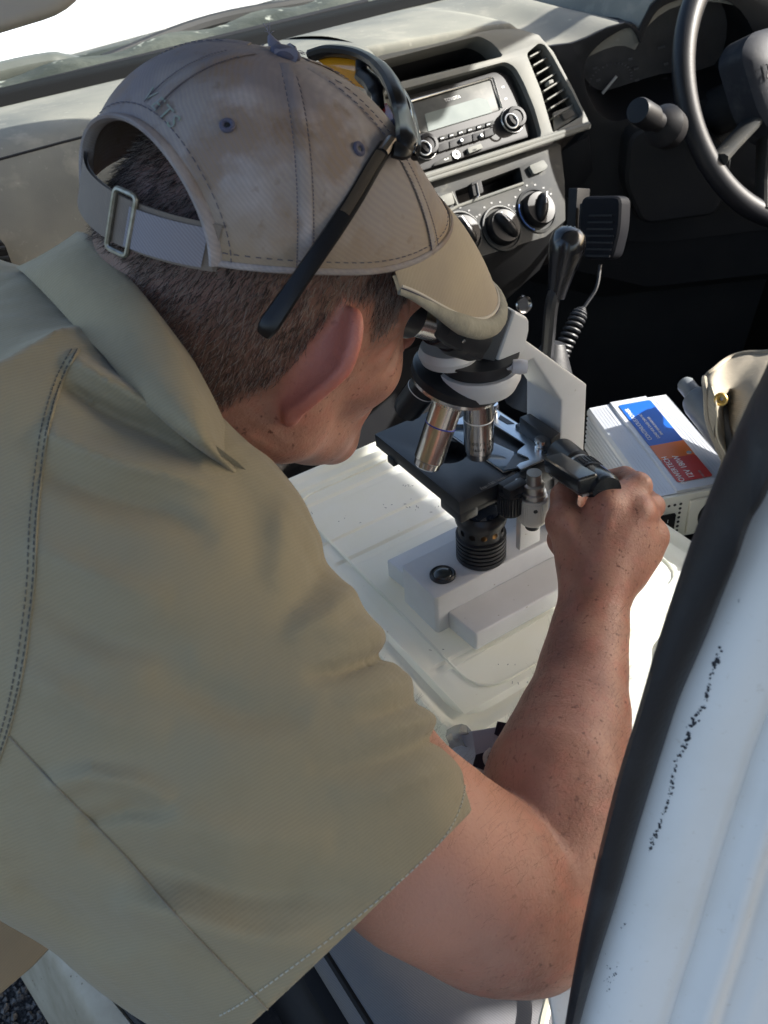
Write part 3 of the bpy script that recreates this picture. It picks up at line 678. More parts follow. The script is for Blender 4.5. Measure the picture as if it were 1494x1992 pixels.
for x in np.linspace(-.4, 2.0, 80):
    y0 = wsy(x) + .06; y1 = yb_f(x) + .01; w = .005 * sin(x * 31); pt = lambda t, z: V3(x, y0 + (y1 - y0) * t, z)
    rows.append([pt(0, 1.262), pt(.10, 1.245 + w), pt(.14, 1.222), pt(.25, 1.205 + w), pt(.33, 1.212), pt(.40, 1.236 + w), pt(.46, 1.238 + w), pt(.50, 1.205), pt(.62, 1.17), pt(.72, 1.172 + w), pt(.80, 1.192), pt(.9, 1.185), pt(1.0, 1.12)])
g = G(); g.grid(rows); cowl = g.obj('wiper_cowl', M_cowl, car, ang=40)
def cpt(x, t, z): y0 = wsy(x) + .06; return V3(x, y0 + (yb_f(x) - y0) * t, z)
for k in range(46):
    x = .30 + k * .026; g = G(); g.box(cpt(x, .28, 1.214), (.007, .055, .006)); g.obj('grille_bar', M_dashdark, cowl, bevel=.001)
M_clip = mat('pale_clip', (.22, .23, .20), .5, noise=(120, (.10, .10, .09)))
for k in range(11):
    x = .10 + k * .105; g = G(); g.lathe([(.013, 0), (.013, .006), (.008, .010), (.004, .010), (.004, .006), (0, .006)], cpt(x + .02 * sin(k * 3), .13 + .05 * sin(k * 2.1), 1.226), (0, -.4, 1), 12); g.obj('cowl_clip', M_clip, cowl)
for k in range(9):
    x = .06 + k * .14; g = G(); g.box(cpt(x, .66, 1.178), (.05, .035, .012), (unit(V3(1, .2, .1 * sin(k))), unit(V3(-.2, 1, 0)), V3(0, 0, 1))); g.obj('cowl_bracket', M_clip if k % 3 == 0 else M_dashdark, cowl, bevel=.003)
g = G(); g.tube(crspline([cpt(.0, .58, 1.19), cpt(.25, .60, 1.215), cpt(.45, .56, 1.222), cpt(.52, .50, 1.20), cpt(.56, .52, 1.185)], 8), [.034] * 18 + [.030] * 6 + [.018] * 9, 14, sc=(1, .7)); wip = g.obj('wiper_arm', mat('grey_green_plastic', (.055, .06, .052), .4, noise=(12, (.08, .085, .075))), car)
g = G(); g.tube(crspline([cpt(.55, .55, 1.21), cpt(.8, .62, 1.22), cpt(1.05, .58, 1.215), cpt(1.4, .60, 1.21)], 8), .014, 10); g.obj('wiper_link', M_dashdark, wip)
g = G(); g.tube([cpt(.02, .09, 1.268), cpt(.5, .08, 1.272), cpt(.95, .10, 1.27)], .006, 6); g.obj('wiper_blade', M_black, wip)
rows = []
for x in np.linspace(-.3, 1.9, 30):
    yb_ = yb_f(x)
    rows.append([V3(x, yb_ + .012, 1.17), V3(x, yb_, 1.192), V3(x, yb_ + .004, 1.205), V3(x, yb_ + .03, 1.212), V3(x, yb_ + .3, 1.20), V3(x, yb_ + .7, 1.16), V3(x, yb_ + 1.0, 1.08), V3(x, yb_ + 1.05, .8)])
g = G(); g.grid(rows); g.obj('bonnet', M_bonnet, car, ang=60)
g = G(); g.span((-.2, 1.52, .35), (1.8, 2.9, 1.05)); g.obj('engine_bay', M_black, car)
# ================================================================== clear plastic tub, upside down on the seat
ZB = 1.006
def plastic(name, col, tl=.45, rough=.35, noise=None):
    m = bpy.data.materials.new(name); MATS[name] = m; m.use_nodes = True; nt = m.node_tree; N = nt.nodes; L = nt.links; b = N['Principled BSDF']
    b.inputs['Base Color'].default_value = (*col, 1); b.inputs['Roughness'].default_value = rough
    t = N.new('ShaderNodeBsdfTranslucent'); t.inputs[0].default_value = (*col, 1); mx = N.new('ShaderNodeMixShader'); mx.inputs[0].default_value = tl
    tc = N.new('ShaderNodeTexCoord'); nn = N.new('ShaderNodeTexNoise'); nn.inputs['Scale'].default_value = 9; nn.inputs['Detail'].default_value = 5; L.new(tc.outputs['Object'], nn.inputs['Vector'])
    n2 = N.new('ShaderNodeTexNoise'); n2.inputs['Scale'].default_value = 130; n2.inputs['Detail'].default_value = 3; L.new(tc.outputs['Object'], n2.inputs['Vector'])
    mr = N.new('ShaderNodeMapRange'); L.new(nn.outputs['Fac'], mr.inputs[0]); mr.inputs[1].default_value = .35; mr.inputs[2].default_value = .7
    cm = N.new('ShaderNodeMix'); cm.data_type = 'RGBA'; L.new(mr.outputs[0], cm.inputs[0]); cm.inputs[6].default_value = (*col, 1); cm.inputs[7].default_value = (col[0] * .96, col[1] * .94, col[2] * .84, 1)
    m3 = N.new('ShaderNodeMapRange'); L.new(n2.outputs['Fac'], m3.inputs[0]); m3.inputs[1].default_value = .72; m3.inputs[2].default_value = .80
    c2 = N.new('ShaderNodeMix'); c2.data_type = 'RGBA'; L.new(m3.outputs[0], c2.inputs[0]); L.new(cm.outputs[2], c2.inputs[6]); c2.inputs[7].default_value = (col[0] * .62, col[1] * .55, col[2] * .45, 1)
    L.new(c2.outputs[2], b.inputs['Base Color']); L.new(c2.outputs[2], t.inputs[0])
    L.new(b.outputs[0], mx.inputs[1]); L.new(t.outputs[0], mx.inputs[2]); L.new(mx.outputs[0], N['Material Output'].inputs[0]); return m
M_tub = plastic('milky_polypropylene', (.90, .91, .87), .42)
BX0, BX1, BY0, BY1 = .262, .584, .372, .766
tub = thing('storage_tub', 'milky clear plastic storage tub turned upside down on the passenger seat under the microscope', 'storage tub', (.42, .57, .835))
def rr(x0, x1, y0, y1, z, r=.02): return roundpoly([V3(x0, y0, z), V3(x1, y0, z), V3(x1, y1, z), V3(x0, y1, z)], r, 5)
g = G(); prof_ = [(-.010, .838), (-.010, .846), (-.016, .848), (-.004, .86), (.0, .97), (.001, .999), (.004, 1.0035), (.010, 1.0035), (.013, 1.0), (.020, 1.0), (.023, 1.0055)]
lp = [rr(BX0 + a, BX1 - a, BY0 + a, BY1 - a, z, .025) for a, z in prof_]; n_ = len(lp[0])
g.v = [tuple(p) for l in lp for p in l]
for r in range(len(lp) - 1):
    for i in range(n_): g.f.append((r * n_ + i, r * n_ + (i + 1) % n_, (r + 1) * n_ + (i + 1) % n_, (r + 1) * n_ + i))
g.obj('tub_wall', M_tub, tub, ang=50)
# moulded top: panel with stepped bands running along X
ys = [BY0 + .023]; zs = [1.0055]
for yb_, w in ((.445, .006), (.605, .007), (.640, .004), (.700, .007), (.728, .005)):
    ys += [yb_ - w, yb_ - w * .6, yb_ + w * .6, yb_ + w]; zs += [1.0055, 1.0034, 1.0034, 1.0055]
ys.append(BY1 - .023); zs.append(1.0055)
g = G(); g.grid([[V3(x, y, z if BX0 + .03 < x < BX1 - .03 else 1.0055) for y, z in zip(ys, zs)] for x in [BX0 + .023, BX0 + .031, BX0 + .036, .40, .50, BX1 - .036, BX1 - .031, BX1 - .023]]); g.obj('tub_base', M_tub, tub, ang=30)
g = G(); lp_ = rr(BX0 + .045, BX1 - .045, BY0 + .03, BY1 - .045, 1.0064, .03); g.tube(lp_, .0012, 6, closed=True); g.obj('moulded_outline', M_tub, tub)
g = G()
for (x, y, n_, s_) in ((792, 945, 7, 5), (790, 985, 8, 22), (830, 990, 5, 14), (980, 1292, 3, 6), (850, 1262, 2, 10), (690, 1010, 3, 18), (1010, 1330, 3, 12), (620, 1000, 3, 14)):
    for k in range(n_):
        c = onz(x + random.gauss(0, s_), y + random.gauss(0, s_ * .25), 1.0058); a = random.uniform(0, pi); d_ = V3(cos(a), sin(a), 0); L_ = random.uniform(.0008, .003)
        g.box(c, (L_, random.uniform(.0003, .0008), .0002), (d_, np.cross(V3(0, 0, 1), d_), V3(0, 0, 1)))
tag(g.obj('scuff_marks', mat('grey_scuff', (.30, .30, .31), .8), tub), kind='stuff')
g = G(); g.span((BX0 - .006, BY0 - .012, .985), (BX0 + .030, BY0 + .012, .998)); g.obj('tub_lug', M_tub, tub, bevel=.004)
g = G(); g.span((BX1 - .10, BY0 - .008, .95), (BX1 - .05, BY0 + .01, .997)); g.obj('tub_handle', M_tub, tub, bevel=.004)

# ================================================================== microscope
M_mw = mat('white_enamel', (.57, .58, .59), .42, noise=(30, (.53, .54, .545)), specks=(160, (.3, .29, .26), .735, .77), bump=[(900, .12, .0002)])
M_mb = mat('black_enamel', (.012, .014, .018), .38, bump=[(900, .12, .0002)], noise=(24, (.022, .024, .028), .45, .7))
M_mg = mat('charcoal_plastic', (.075, .078, .082), .5, bump=[(900, .2, .0002)])
M_steel = mat('polished_steel', (.78, .77, .75), .20, 1.0)
M_brush = mat('brushed_steel', (.50, .50, .49), .38, 1.0)
M_ink = mat('black_ink', (.01, .01, .01), .5)
AX, AY = .3835, .503
mic = thing('microscope', 'white and black binocular microscope standing on the plastic tub, man peering into it', 'microscope', (AX, AY, ZB))
g = G(); g.prism(roundpoly([V3(.318, .478, ZB), V3(.515, .478, ZB), V3(.515, .530, ZB), V3(.318, .530, ZB)], .004), (0, 0, .042)); base = g.obj('base', M_mw, mic, bevel=.0028, seg=3)
for nm, y0, y1 in (('base_flange', .4425, .4785), ('base_flange', .5285, .566)):
    g = G()
    if y0 < .5: P = [V3(.3325, y0, ZB), V3(.515, y0, ZB), V3(.515, y1, ZB), V3(.330, y1, ZB)]
    else: P = [V3(.328, y0, ZB), V3(.515, y0, ZB), V3(.515, y1, ZB), V3(.325, y1, ZB)]
    g.prism(P, (0, 0, .020)); g.obj(nm, M_mw, mic, bevel=.0024, seg=3)
# post and arm: side outline in the plane y = .4865
PY = .4865
def py_(u, v, y=PY): return ony(780 + u / 3.9316, 560 + v / 3.9316, y)
P = [py_(1425, 740), V3(.4865, PY, ZB + .040), V3(.4585, PY, ZB + .040), py_(1228, 865), py_(1010, 545), py_(905, 600), py_(860, 470), py_(930, 385), py_(965, 408)]
g = G(); g.prism(P, (0, .044, 0)); post = g.obj('arm', M_mw, mic, bevel=.0022, seg=3)
g = G(); g.prism([p + V3(-.0015, 0, 0) for p in (V3(.4585, PY + .004, ZB + .12), V3(.4585, PY + .04, ZB + .12), V3(.4585, PY + .04, ZB + .06), V3(.4585, PY + .004, ZB + .06))], (.001, 0, 0)); g.obj('arm_plate', M_mw, post)
g = G(); g.span((.4865, .472, ZB + .040), (.515, .53, ZB + .056)); g.obj('arm_foot', M_mw, mic, bevel=.002)
# tension / coarse focus details on the far side
g = G(); g.lathe([(.021, 0), (.022, .003), (.022, .016), (.013, .017), (.013, .026), (0, .027)], V3(.475, PY + .044, ZB + .062), (0, 1, 0), 36); g.obj('focus_knob', M_mb, mic)
# focus block
def fz(u, v, z): return onz(780 + u / 3.9316, 560 + v / 3.9316, z)
Zf = 1.158; g = G(); g.prism([fz(905, 985, Zf), fz(985, 955, Zf), fz(1222, 1108, Zf), fz(1150, 1160, Zf)], (0, 0, -.016)); g.obj('focus_block', M_mb, mic, bevel=.0015)
g = G(); g.span((.440, .492, 1.09), (.458, .526, 1.146)); g.obj('focus_rack', M_mb, mic, bevel=.001)
# lamp house
LX, LY = .3815, .4985; LZ = ZB + .042
pr = [(.0, 0), (.0205, 0), (.0218, .0015)]
for k in range(5): h0 = .003 + .0042 * k; pr += [(.0218, h0), (.0218, h0 + .0026), (.0200, h0 + .0031), (.0200, h0 + .0038)]
pr += [(.0218, .0245), (.0218, .0262), (.0196, .0272), (.0196, .0300)]
g = G(); g.lathe(pr, (LX, LY, LZ), seg=48); lamp = g.obj('lamp_house', M_mb, mic, ang=40)
# pierced collar: a ring of wall pieces that leaves eight round-ish holes
g = G(); n_ = 96; hz0, hz1 = .0300, .0395; rows = []
zz_ = np.linspace(hz0, hz1, 15)
g.v = [(LX + .0196 * cos(2 * pi * k / n_), LY + .0196 * sin(2 * pi * k / n_), LZ + z) for z in zz_ for k in range(n_)]
for i in range(14):
    for k in range(n_):
        t = (k + .5) / n_ * 12; dx = (t - round(t)) * 2 * pi * .0196 / 12; dz = (zz_[i] + zz_[i + 1]) / 2 - (hz0 + hz1) / 2
        if (dx / .0026) ** 2 + (dz / .0026) ** 2 < 1: continue
        g.f.append((i * n_ + k, i * n_ + (k + 1) % n_, (i + 1) * n_ + (k + 1) % n_, (i + 1) * n_ + k))
g.obj('lamp_collar', M_mb, mic)
M_bulb = mat('glowing_filament', (.9, .5, .2), .5, emit=((1.0, .50, .16), 1.6))
g = G(); g.ball((LX + .001, LY - .0125, LZ + .0345), (.0052, .0024, .0030)); g.obj('lamp_bulb', M_bulb, mic)
g = G(); g.lathe([(.0196, .0395), (.0218, .041), (.0222, .043), (.0222, .047), (.0210, .0495), (.0185, .0525), (.0175, .0525), (.0170, .0505)], (LX, LY, LZ), seg=48); g.obj('lamp_ring', M_mb, mic)
g = G(); g.lathe([(.0172, .0500), (.014, .0530), (.009, .0550), (.004, .0558), (0, .056)], (LX, LY, LZ), seg=40); g.obj('lamp_lens', mat('lens_glass', (.03, .04, .06), .02, spec=1.0, coat=1.0), mic)
# rocker switch
bc = onz(861, 1119, LZ); g = G(); g.lathe([(.0112, 0), (.0112, .0016), (.0098, .0028), (.0085, .0020)], bc, seg=32); sw = g.obj('switch_bezel', M_mb, mic)
g = G(); g.ball(bc + V3(0, 0, .0018), (.0086, .0086, .0030)); g.obj('switch_rocker', mat('dark_rocker', (.03, .036, .036), .25, coat=.4), sw)
# condenser below the stage
g = G(); g.lathe([(.0, 0), (.015, 0), (.017, .004), (.017, .016), (.012, .02)], (AX + .001, AY + .012, 1.098), seg=32); g.obj('condenser', M_mb, mic)
# stage
SZ = 1.137
def s2(u, v, z=SZ): return onz(710 + u / 3.1125, 780 + v / 3.1125, z)
c0 = s2(45, 207); c1 = s2(588, 608)
sx = (c0[0] + c1[0]) / 2; sy0 = c1[1]; sy1 = c0[1]
holec = s2(505, 310); 
stage_loop = [V3(sx, sy0, SZ), V3(.452, sy0, SZ), V3(.452, sy1, SZ), V3(sx, sy1, SZ)]
hole_ = [holec + V3(.0165 * cos(t), .0165 * sin(t), 0) for t in np.linspace(0, 2 * pi, 32, endpoint=False)]
g = G(); g.prism(stage_loop, (0, 0, -.0125), (hole_,)); stage = g.obj('stage', M_mb, mic, bevel=.0012)
g = G(); g.span((sx + .002, sy0 + .002, SZ - .0245), (sx + .020, sy0 + .030, SZ - .0125)); g.obj('stage_underplate', M_mb, mic, bevel=.002)
g = G(); g.span((sx + .012, sy0 + .003, SZ - .021), (.448, sy1 - .008, SZ - .0125)); g.obj('stage_underplate', M_mb, mic, bevel=.002)
g = G(); g.span((sx - .0015, sy1 - .030, SZ - .018), (sx + .006, sy1 - .020, SZ - .011)); g.obj('stage_stop', M_mb, mic, bevel=.001)
for k in range(22):
    p = s2(712 + 10.3 * k, 534 - 4.7 * k, SZ + .0002); g = G(); g.box(p + V3(0, .0012 if k % 5 else .002, 0), (.0003, .0022 if k % 5 else .0036, .0003)); g.obj('scale_tick', M_greyprint, stage)
for i, (u, v) in enumerate(((716, 528), (768, 498), (829, 473), (888, 444))):
    text('scale_number', str(110 + 10 * i), s2(u, v, SZ + .0003), V3(1, 0, 0), V3(0, 1, 0), .0042, M_greyprint, stage, .0001)
# mechanical stage carriage (steel plate, slide clip arm) above the stage
ZP = SZ + .004
def sp(*q): return [s2(u, v, ZP) for u, v in q]
plate = sp((775, 42), (812, 72), (975, 178), (1092, 258), (1172, 322), (945, 426), (918, 400), (938, 384), (995, 365), (988, 350), (922, 322), (925, 310), (972, 270), (765, 140), (700, 150), (515, 150), (600, 98), (700, 60))
g = G(); g.prism(plate, (0, 0, .0016)); car_ = g.obj('slide_carriage', mat('blued_steel', (.52, .56, .60), .30, 1.0, rough_noise=(40, .25, .4)), mic, bevel=.0003)
g = G(); g.prism(sp((820, 95), (905, 148), (862, 150), (806, 118)), (0, 0, .0020)); g.obj('carriage_slot', M_mb, car_)
g = G(); g.prism([s2(u, v, ZP + .0018) for u, v in ((400, 265), (455, 140), (520, 60), (600, 22), (560, 95), (480, 170), (420, 265))], (0, 0, .0016)); g.obj('clip_arm', MATS['blued_steel'], car_, bevel=.0003)
for u, v, r, h in ((1065, 290, .0052, .010), (770, 80, .0048, .011)):
    g = G(); g.lathe([(r, 0), (r, h * .25), (r * .75, h * .3), (r * .75, h * .65), (r * 1.05, h * .7), (r * 1.05, h), (0, h)], s2(u, v, ZP + .0016), seg=20); g.obj('carriage_screw', M_steel, car_)
for u, v in ((985, 172), (925, 488)):
    g = G(); g.lathe([(.0022, 0), (.002, .0015), (0, .0018)], s2(u, v, ZP + .0016 if u > 950 else SZ), seg=12); g.obj('small_screw', M_steel, car_)
# carriage guide block and drive arms on the near side
a = s2(835, 520, SZ + .001); b = s2(1172, 330, SZ + .001)
g = G(); dv = unit(b - a); w = unit(np.cross(dv, (0, 0, 1))); g.box((a + b) / 2 - V3(0, 0, .008) - w * .001, (np.linalg.norm(b - a), .010, .017), (dv, w, V3(0, 0, 1))); g.obj('guide_rail', M_mb, mic, bevel=.001)
g = G(); g.box(a + dv * .008 - V3(0, 0, .006) + w * .006, (.020, .010, .016), (dv, w, V3(0, 0, 1))); g.obj('guide_block', M_mb, mic, bevel=.002)
tc_ = U(993, 968, .765); g = G(); pr = [(.0095, 0), (.0095, .020), (.007, .021)]
g.lathe(pr, tc_ - V3(0, 0, .014), seg=28); thumb = g.obj('thumb_screw', M_mb, mic)
for k in range(24):
    t = 2 * pi * k / 24; g = G(); g.box(tc_ + V3(.0096 * cos(t), .0096 * sin(t), -.004), (.0014, .0014, .017)); g.obj('knurl', M_mb, thumb)
# coaxial knurled drive knob hanging under the stage
kc = U(1037, 985, .772); g = G()
g.lathe([(.006, .034), (.0062, .024), (.0085, .023), (.0085, .017), (.0100, .016), (.0100, .012), (.0112, .0115), (.0112, -.012), (.0105, -.0135), (0, -.0135)], kc, seg=40); dk = g.obj('drive_knob', M_brush, mic)
M_kn = mat('ivory_knurl', (.62, .60, .53), .45)
g = G(); g.lathe([(.0113, .0112), (.0116, .0105), (.0116, -.011), (.0109, -.0138), (0, -.0139)], kc, seg=40); ks = g.obj('knurled_sleeve', M_kn, mic)
kv = G(); kv.box((0, 0, 0), (.0010, .0012, .020)); kme = kv.mesh('knurl')
for k in range(44):
    t = 2 * pi * k / 44; o = link('knurl', kme, M_kn, ks, kc - ROOT[mic] + V3(.0117 * cos(t), .0117 * sin(t), -.0006)); o.rotation_euler = (0, 0, t)
g = G(); g.lathe([(.0018, 0), (.0018, .0006), (0, .0006)], kc + V3(-.0061, -.0101, .004), (-.5, -.86, 0), 14); g.obj('set_screw', M_ink, dk)
g = G(); g.span((kc[0] - .004, kc[1] + .010, 1.062), (kc[0] + .018, kc[1] + .016, 1.115)); g.obj('drive_bracket', M_mw, mic, bevel=.001)
g = G(); g.lathe([(.006, 0), (.006, -.008), (0, -.008)], kc - V3(0, 0, .0135), seg=16); g.obj('drive_stub', M_mb, mic)
# drive arm toward the man's hand: slab and ribbed knob
A_ = U(1078, 900, .735); B_ = U(1143, 941, .690); d = unit(B_ - A_); w = unit(np.cross(d, (0, 0, 1))); u = np.cross(w, d)
g = G(); g.box((A_ + B_) / 2, (np.linalg.norm(B_ - A_) + .004, .0165, .0135), (d, w, u)); g.obj('drive_arm', mat('gloss_slab', (.016, .019, .022), .25, coat=.3), mic, bevel=.003, seg=3)
g = G(); g.box((A_ + B_) / 2 - u * .0085, (np.linalg.norm(B_ - A_), .010, .002), (d, w, u)); g.obj('arm_underside', M_silver, mic)
A2 = U(1090, 880, .765); B2 = U(1150, 930, .715); d2 = unit(B2 - A2)
g = G(); L2 = np.linalg.norm(B2 - A2); pr = []
g.lathe([(.010, 0), (.0125, .002), (.0125, L2 * .55), (.0105, L2 * .56), (.0105, L2 * .7), (.0125, L2 * .71), (.0125, L2), (.008, L2 + .001)], A2, d2, 36); kb = g.obj('ribbed_knob', M_mb, mic)
q1 = unit(np.cross(d2, (0, 0, 1))); q2 = np.cross(q1, d2)
for k in range(30):
    t = 2 * pi * k / 30; g = G(); g.box(A2 + d2 * L2 * .86 + (q1 * cos(t) + q2 * sin(t)) * .0127, (.011, .0012, .0012), (d2, -q1 * sin(t) + q2 * cos(t), q1 * cos(t) + q2 * sin(t))); g.obj('knurl', M_mb, kb)
g = G(); g.lathe([(.0108, L2 * .62), (.0115, L2 * .63), (.0115, L2 * .66), (.0108, L2 * .67)], A2, d2, 30); g.obj('knob_ring', M_silver, kb)
g = G(); g.lathe([(.0, 0), (.0115, 0), (.0125, .002), (.0125, .022), (.011, .026), (0, .027)], B2 + d2 * .001, d2, 36); g.obj('end_knob', MATS['gloss_slab'], mic)
# slide in the clip: a loose glass slide
sl_ = thing('microscope_slide', 'thin glass slide lying under the objective on the black stage', 'glass slide', s2(780, 320, SZ))
slp = [s2(u, v, SZ + .0012) for u, v in ((498, 192), (560, 160), (990, 356), (925, 410), (840, 432))]
g = G(); g.prism(slp, (0, 0, .0014)); g.obj('slide_glass', mat('slide_glass', (.10, .15, .20), .06, spec=.9, coat=.8), sl_, bevel=.0002)
g = G(); g.tube([slp[0], slp[4], slp[3]], .0006, 5); g.obj('slide_edge', M_silver, sl_)
g = G(); g.prism([s2(u, v, SZ + .0030) for u, v in ((840, 420), (905, 320), (985, 352), (925, 405))], (0, 0, .0003)); g.obj('slide_label', mat('dark_label', (.05, .062, .075), .3), sl_)
# nosepiece: turret tilted about its own axis, four objectives
g = G(); RZ = 1.214
g.lathe([(.0, .002), (.029, .002), (.0325, .010), (.0325, .018), (.0315, .0195), (.0285, .0195)], (AX, AY, RZ + .002), seg=56); g.obj('nose_ring', M_mw, mic, ang=40)
g = G(); g.lathe([(.0285, .020), (.0285, .0285), (.031, .029), (.031, .031), (0, .031)], (AX, AY, RZ + .002), seg=56); g.obj('dovetail_ring', M_mb, mic)
alpha = radians(17); tz = unit(-RIGHT * .9 + _h * .25); tz = unit(V3(tz[0], tz[1], 0))
TD = unit(V3(0, 0, -1) * cos(alpha) + tz * sin(alpha))           # turret axis, pointing down
OB = V3(AX, AY, 1.150)                                              # tip of the upright objective
def rotv(v, k, t): return v * cos(t) + np.cross(k, v) * sin(t) + k * (k @ v) * (1 - cos(t))
apex = V3(AX, AY, 1.150 + .0625 + .0185 / math.sin(alpha))
TC = apex + TD * (.0185 / math.sin(alpha) * cos(alpha)) 
g = G(); g.lathe([(.0, -.016), (.022, -.015), (.0345, -.0125), (.0365, -.011), (.0365, -.0045), (.034, -.004)], TC, TD, 56); tur = g.obj('turret', M_mb, mic, ang=40)
g = G(); g.lathe([(.034, -.0048), (.0358, -.0042), (.0358, -.0012), (.033, .0), (.0, .001)], TC, TD, 56); g.obj('turret_rim', M_steel, tur)
OBJP = [(.0, -.001), (.0115, -.001), (.0115, .0015), (.0128, .002), (.0128, .0085), (.0120, .009), (.0120, .0245), (.01205, .0255), (.0120, .0265), (.0118, .055), (.0108, .056), (.0104, .061), (.0088, .0625), (.0080, .0625), (.003, .0615), (0, .0615)]
M_bluering = mat('blue_ring', (.05, .06, .35), .4)
knm = G(); knm.box((0, 0, 0), (.0006, .0009, .0058)); knme = knm.mesh('knurl')
for k in range(4):
    dirk = rotv(V3(0, 0, -1), TD, k * pi / 2)
    top_ = apex + dirk * (.0185 / math.sin(alpha) * 1.0 - .001)
    s_ = (1.0, 1.0, .72, .55)[(k) % 4]
    prk = [(r, h * (s_ if h > .009 else 1)) for r, h in OBJP]
    g = G(); g.lathe(prk, top_, dirk, 48); ob = g.obj('objective', M_steel if k in (0, 1, 3) else M_mb, mic, ang=30)
    a1 = unit(np.cross(dirk, V3(.3, .8, .2))); a2 = np.cross(dirk, a1)
    for q in range(0, 40):
        t = 2 * pi * q / 40; pos = top_ + dirk * .0052 + (a1 * cos(t) + a2 * sin(t)) * .0128
        o = link('knurl', knme, M_brush, ob, pos - ROOT[mic]); R_ = Matrix((tuple(a1 * cos(t) + a2 * sin(t)), tuple(-a1 * sin(t) + a2 * cos(t)), tuple(dirk))).transposed(); o.rotation_euler = R_.to_euler()
    g = G(); g.lathe([(.01205, .0249 * s_), (.01222, .0251 * s_), (.01222, .0259 * s_), (.01205, .0261 * s_)], top_, dirk, 48); g.obj('magnification_ring', M_bluering if k == 1 else mat('white_ring', (.75, .75, .73), .4), ob)
    if k == 0:
        # engraving wrapped round the barrel
        for txt, hh, sz in (('100/1.25', .0435, .0046), ('160/0.17', .0492, .0034)):
            n_ = len(txt); f0 = unit(-(FWD - dirk * (FWD @ dirk))); f1 = np.cross(f0, dirk)
            for i, ch in enumerate(txt):
                th = (i - (n_ - 1) / 2) * sz * .64 / .012 + .12
                nrm = f0 * cos(th) - f1 * sin(th) * -1 if False else f0 * cos(th) + unit(RIGHT - f0 * (RIGHT @ f0) - dirk * (RIGHT @ dirk)) * sin(th)
                xd = np.cross(-dirk, nrm)
                text('engraving', ch, top_ + dirk * hh + nrm * .01195, xd, -dirk, sz, M_ink, ob, .0002)
# binocular head
HY = .482
def hy(u, v, y=HY): return ony(780 + u / 3.9316, 560 + v / 3.9316, y)
P = [hy(868, 178), hy(735, 565), hy(900, 570), hy(955, 470), hy(985, 330), hy(985, 260), hy(970, 225)]
g = G(); g.prism(P, (0, .062, 0)); head = g.obj('viewing_head', M_mw, mic, bevel=.003, seg=3)
P2 = [hy(868, 178) + V3(-.0012, .001, 0), hy(735, 565) + V3(-.0012, .001, 0), hy(640, 580) + V3(0, .012, 0), hy(790, 118) + V3(0, .012, 0)]
g = G(); a, b, c, d = P2
g.add([a, b, c, d, a + V3(0, .060, 0), b + V3(0, .060, 0), c + V3(0, .036, 0), d + V3(0, .036, 0)], [(0, 1, 2, 3), (7, 6, 5, 4), (0, 4, 5, 1), (1, 5, 6, 2), (2, 6, 7, 3), (3, 7, 4, 0)]); g.obj('head_bezel', M_mg, mic, bevel=.001)
HBX = (c + d) / 2 + V3(0, .018, 0); ud = unit(d - c); fd = unit(np.cross(ud, (0, 1, 0)))
if fd[0] > 0: fd = -fd
Lh = np.linalg.norm(d - c)
c0_ = c + V3(0, -.006, 0); d0_ = d + V3(0, -.006, 0)
nb = [ony(*q, .471) for q in ((982, 597), (940, 709), (868, 674), (846, 655), (850, 620), (884, 602), (930, 590))]
g = G(); g.prism(nb, (0, .080, 0)); hb_ = g.obj('head_body', M_mb, mic, bevel=.005, seg=3)
P3 = [d0_ + ud * .0, c0_, c0_ + fd * .030 + ud * .004, c0_ + fd * .052 + ud * .022, d0_ + fd * .036]
g = G(); g.lathe([(.0016, 0), (.0016, .001), (0, .0012)], ony(901, 663, .4708), (0, -1, 0), 12); g.obj('head_screw', M_steel, hb_)
g = G(); g.lathe([(.021, 0), (.023, .006), (.021, .012), (0, .012)], HBX - ud * Lh * .45 + V3(0, .0, -.012) + fd * .012, (0, 0, 1), 36); g.obj('head_collar', M_mw, mic)
EPD = unit(V3(-.80, -.05, .52))
for sy_ in (-1, 1):
    st = HBX + fd * .026 + V3(0, sy_ * .031 + .006, 0) - ud * .002
    g = G(); g.lathe([(0, -.012), (.0185, -.012), (.0185, .006), (.0165, .012), (0, .013)], st, EPD, 36); tb = g.obj('prism_housing', M_mb, mic, ang=50)
    g = G(); g.lathe([(.0150, 0), (.0150, .016), (.0135, .0165), (.0135, .019)], st + EPD * .012, EPD, 32); g.obj('tube_base', M_mb, tb)
    g = G(); g.lathe([(.0128, .018), (.0128, .036), (.0138, .0365), (.0138, .040)], st + EPD * .012, EPD, 36); g.obj('eyepiece_barrel', M_steel, tb)
    g = G(); g.lathe([(.0138, .040), (.0155, .041), (.0165, .056), (.015, .0575), (.009, .0575), (0, .056)], st + EPD * .012, EPD, 36); g.obj('eyecup', M_mb, tb)
# clamp screw at the neck
cs = hy(845, 600, .475); g = G(); g.lathe([(.003, -.012), (.003, 0), (.0052, .001), (.0058, .007), (.0045, .0115), (0, .0125)], cs, (.75, -.62, -.05), 20); g.obj('clamp_screw', mat('clear_plastic', (.62, .63, .68), .25, trans=.3), mic)

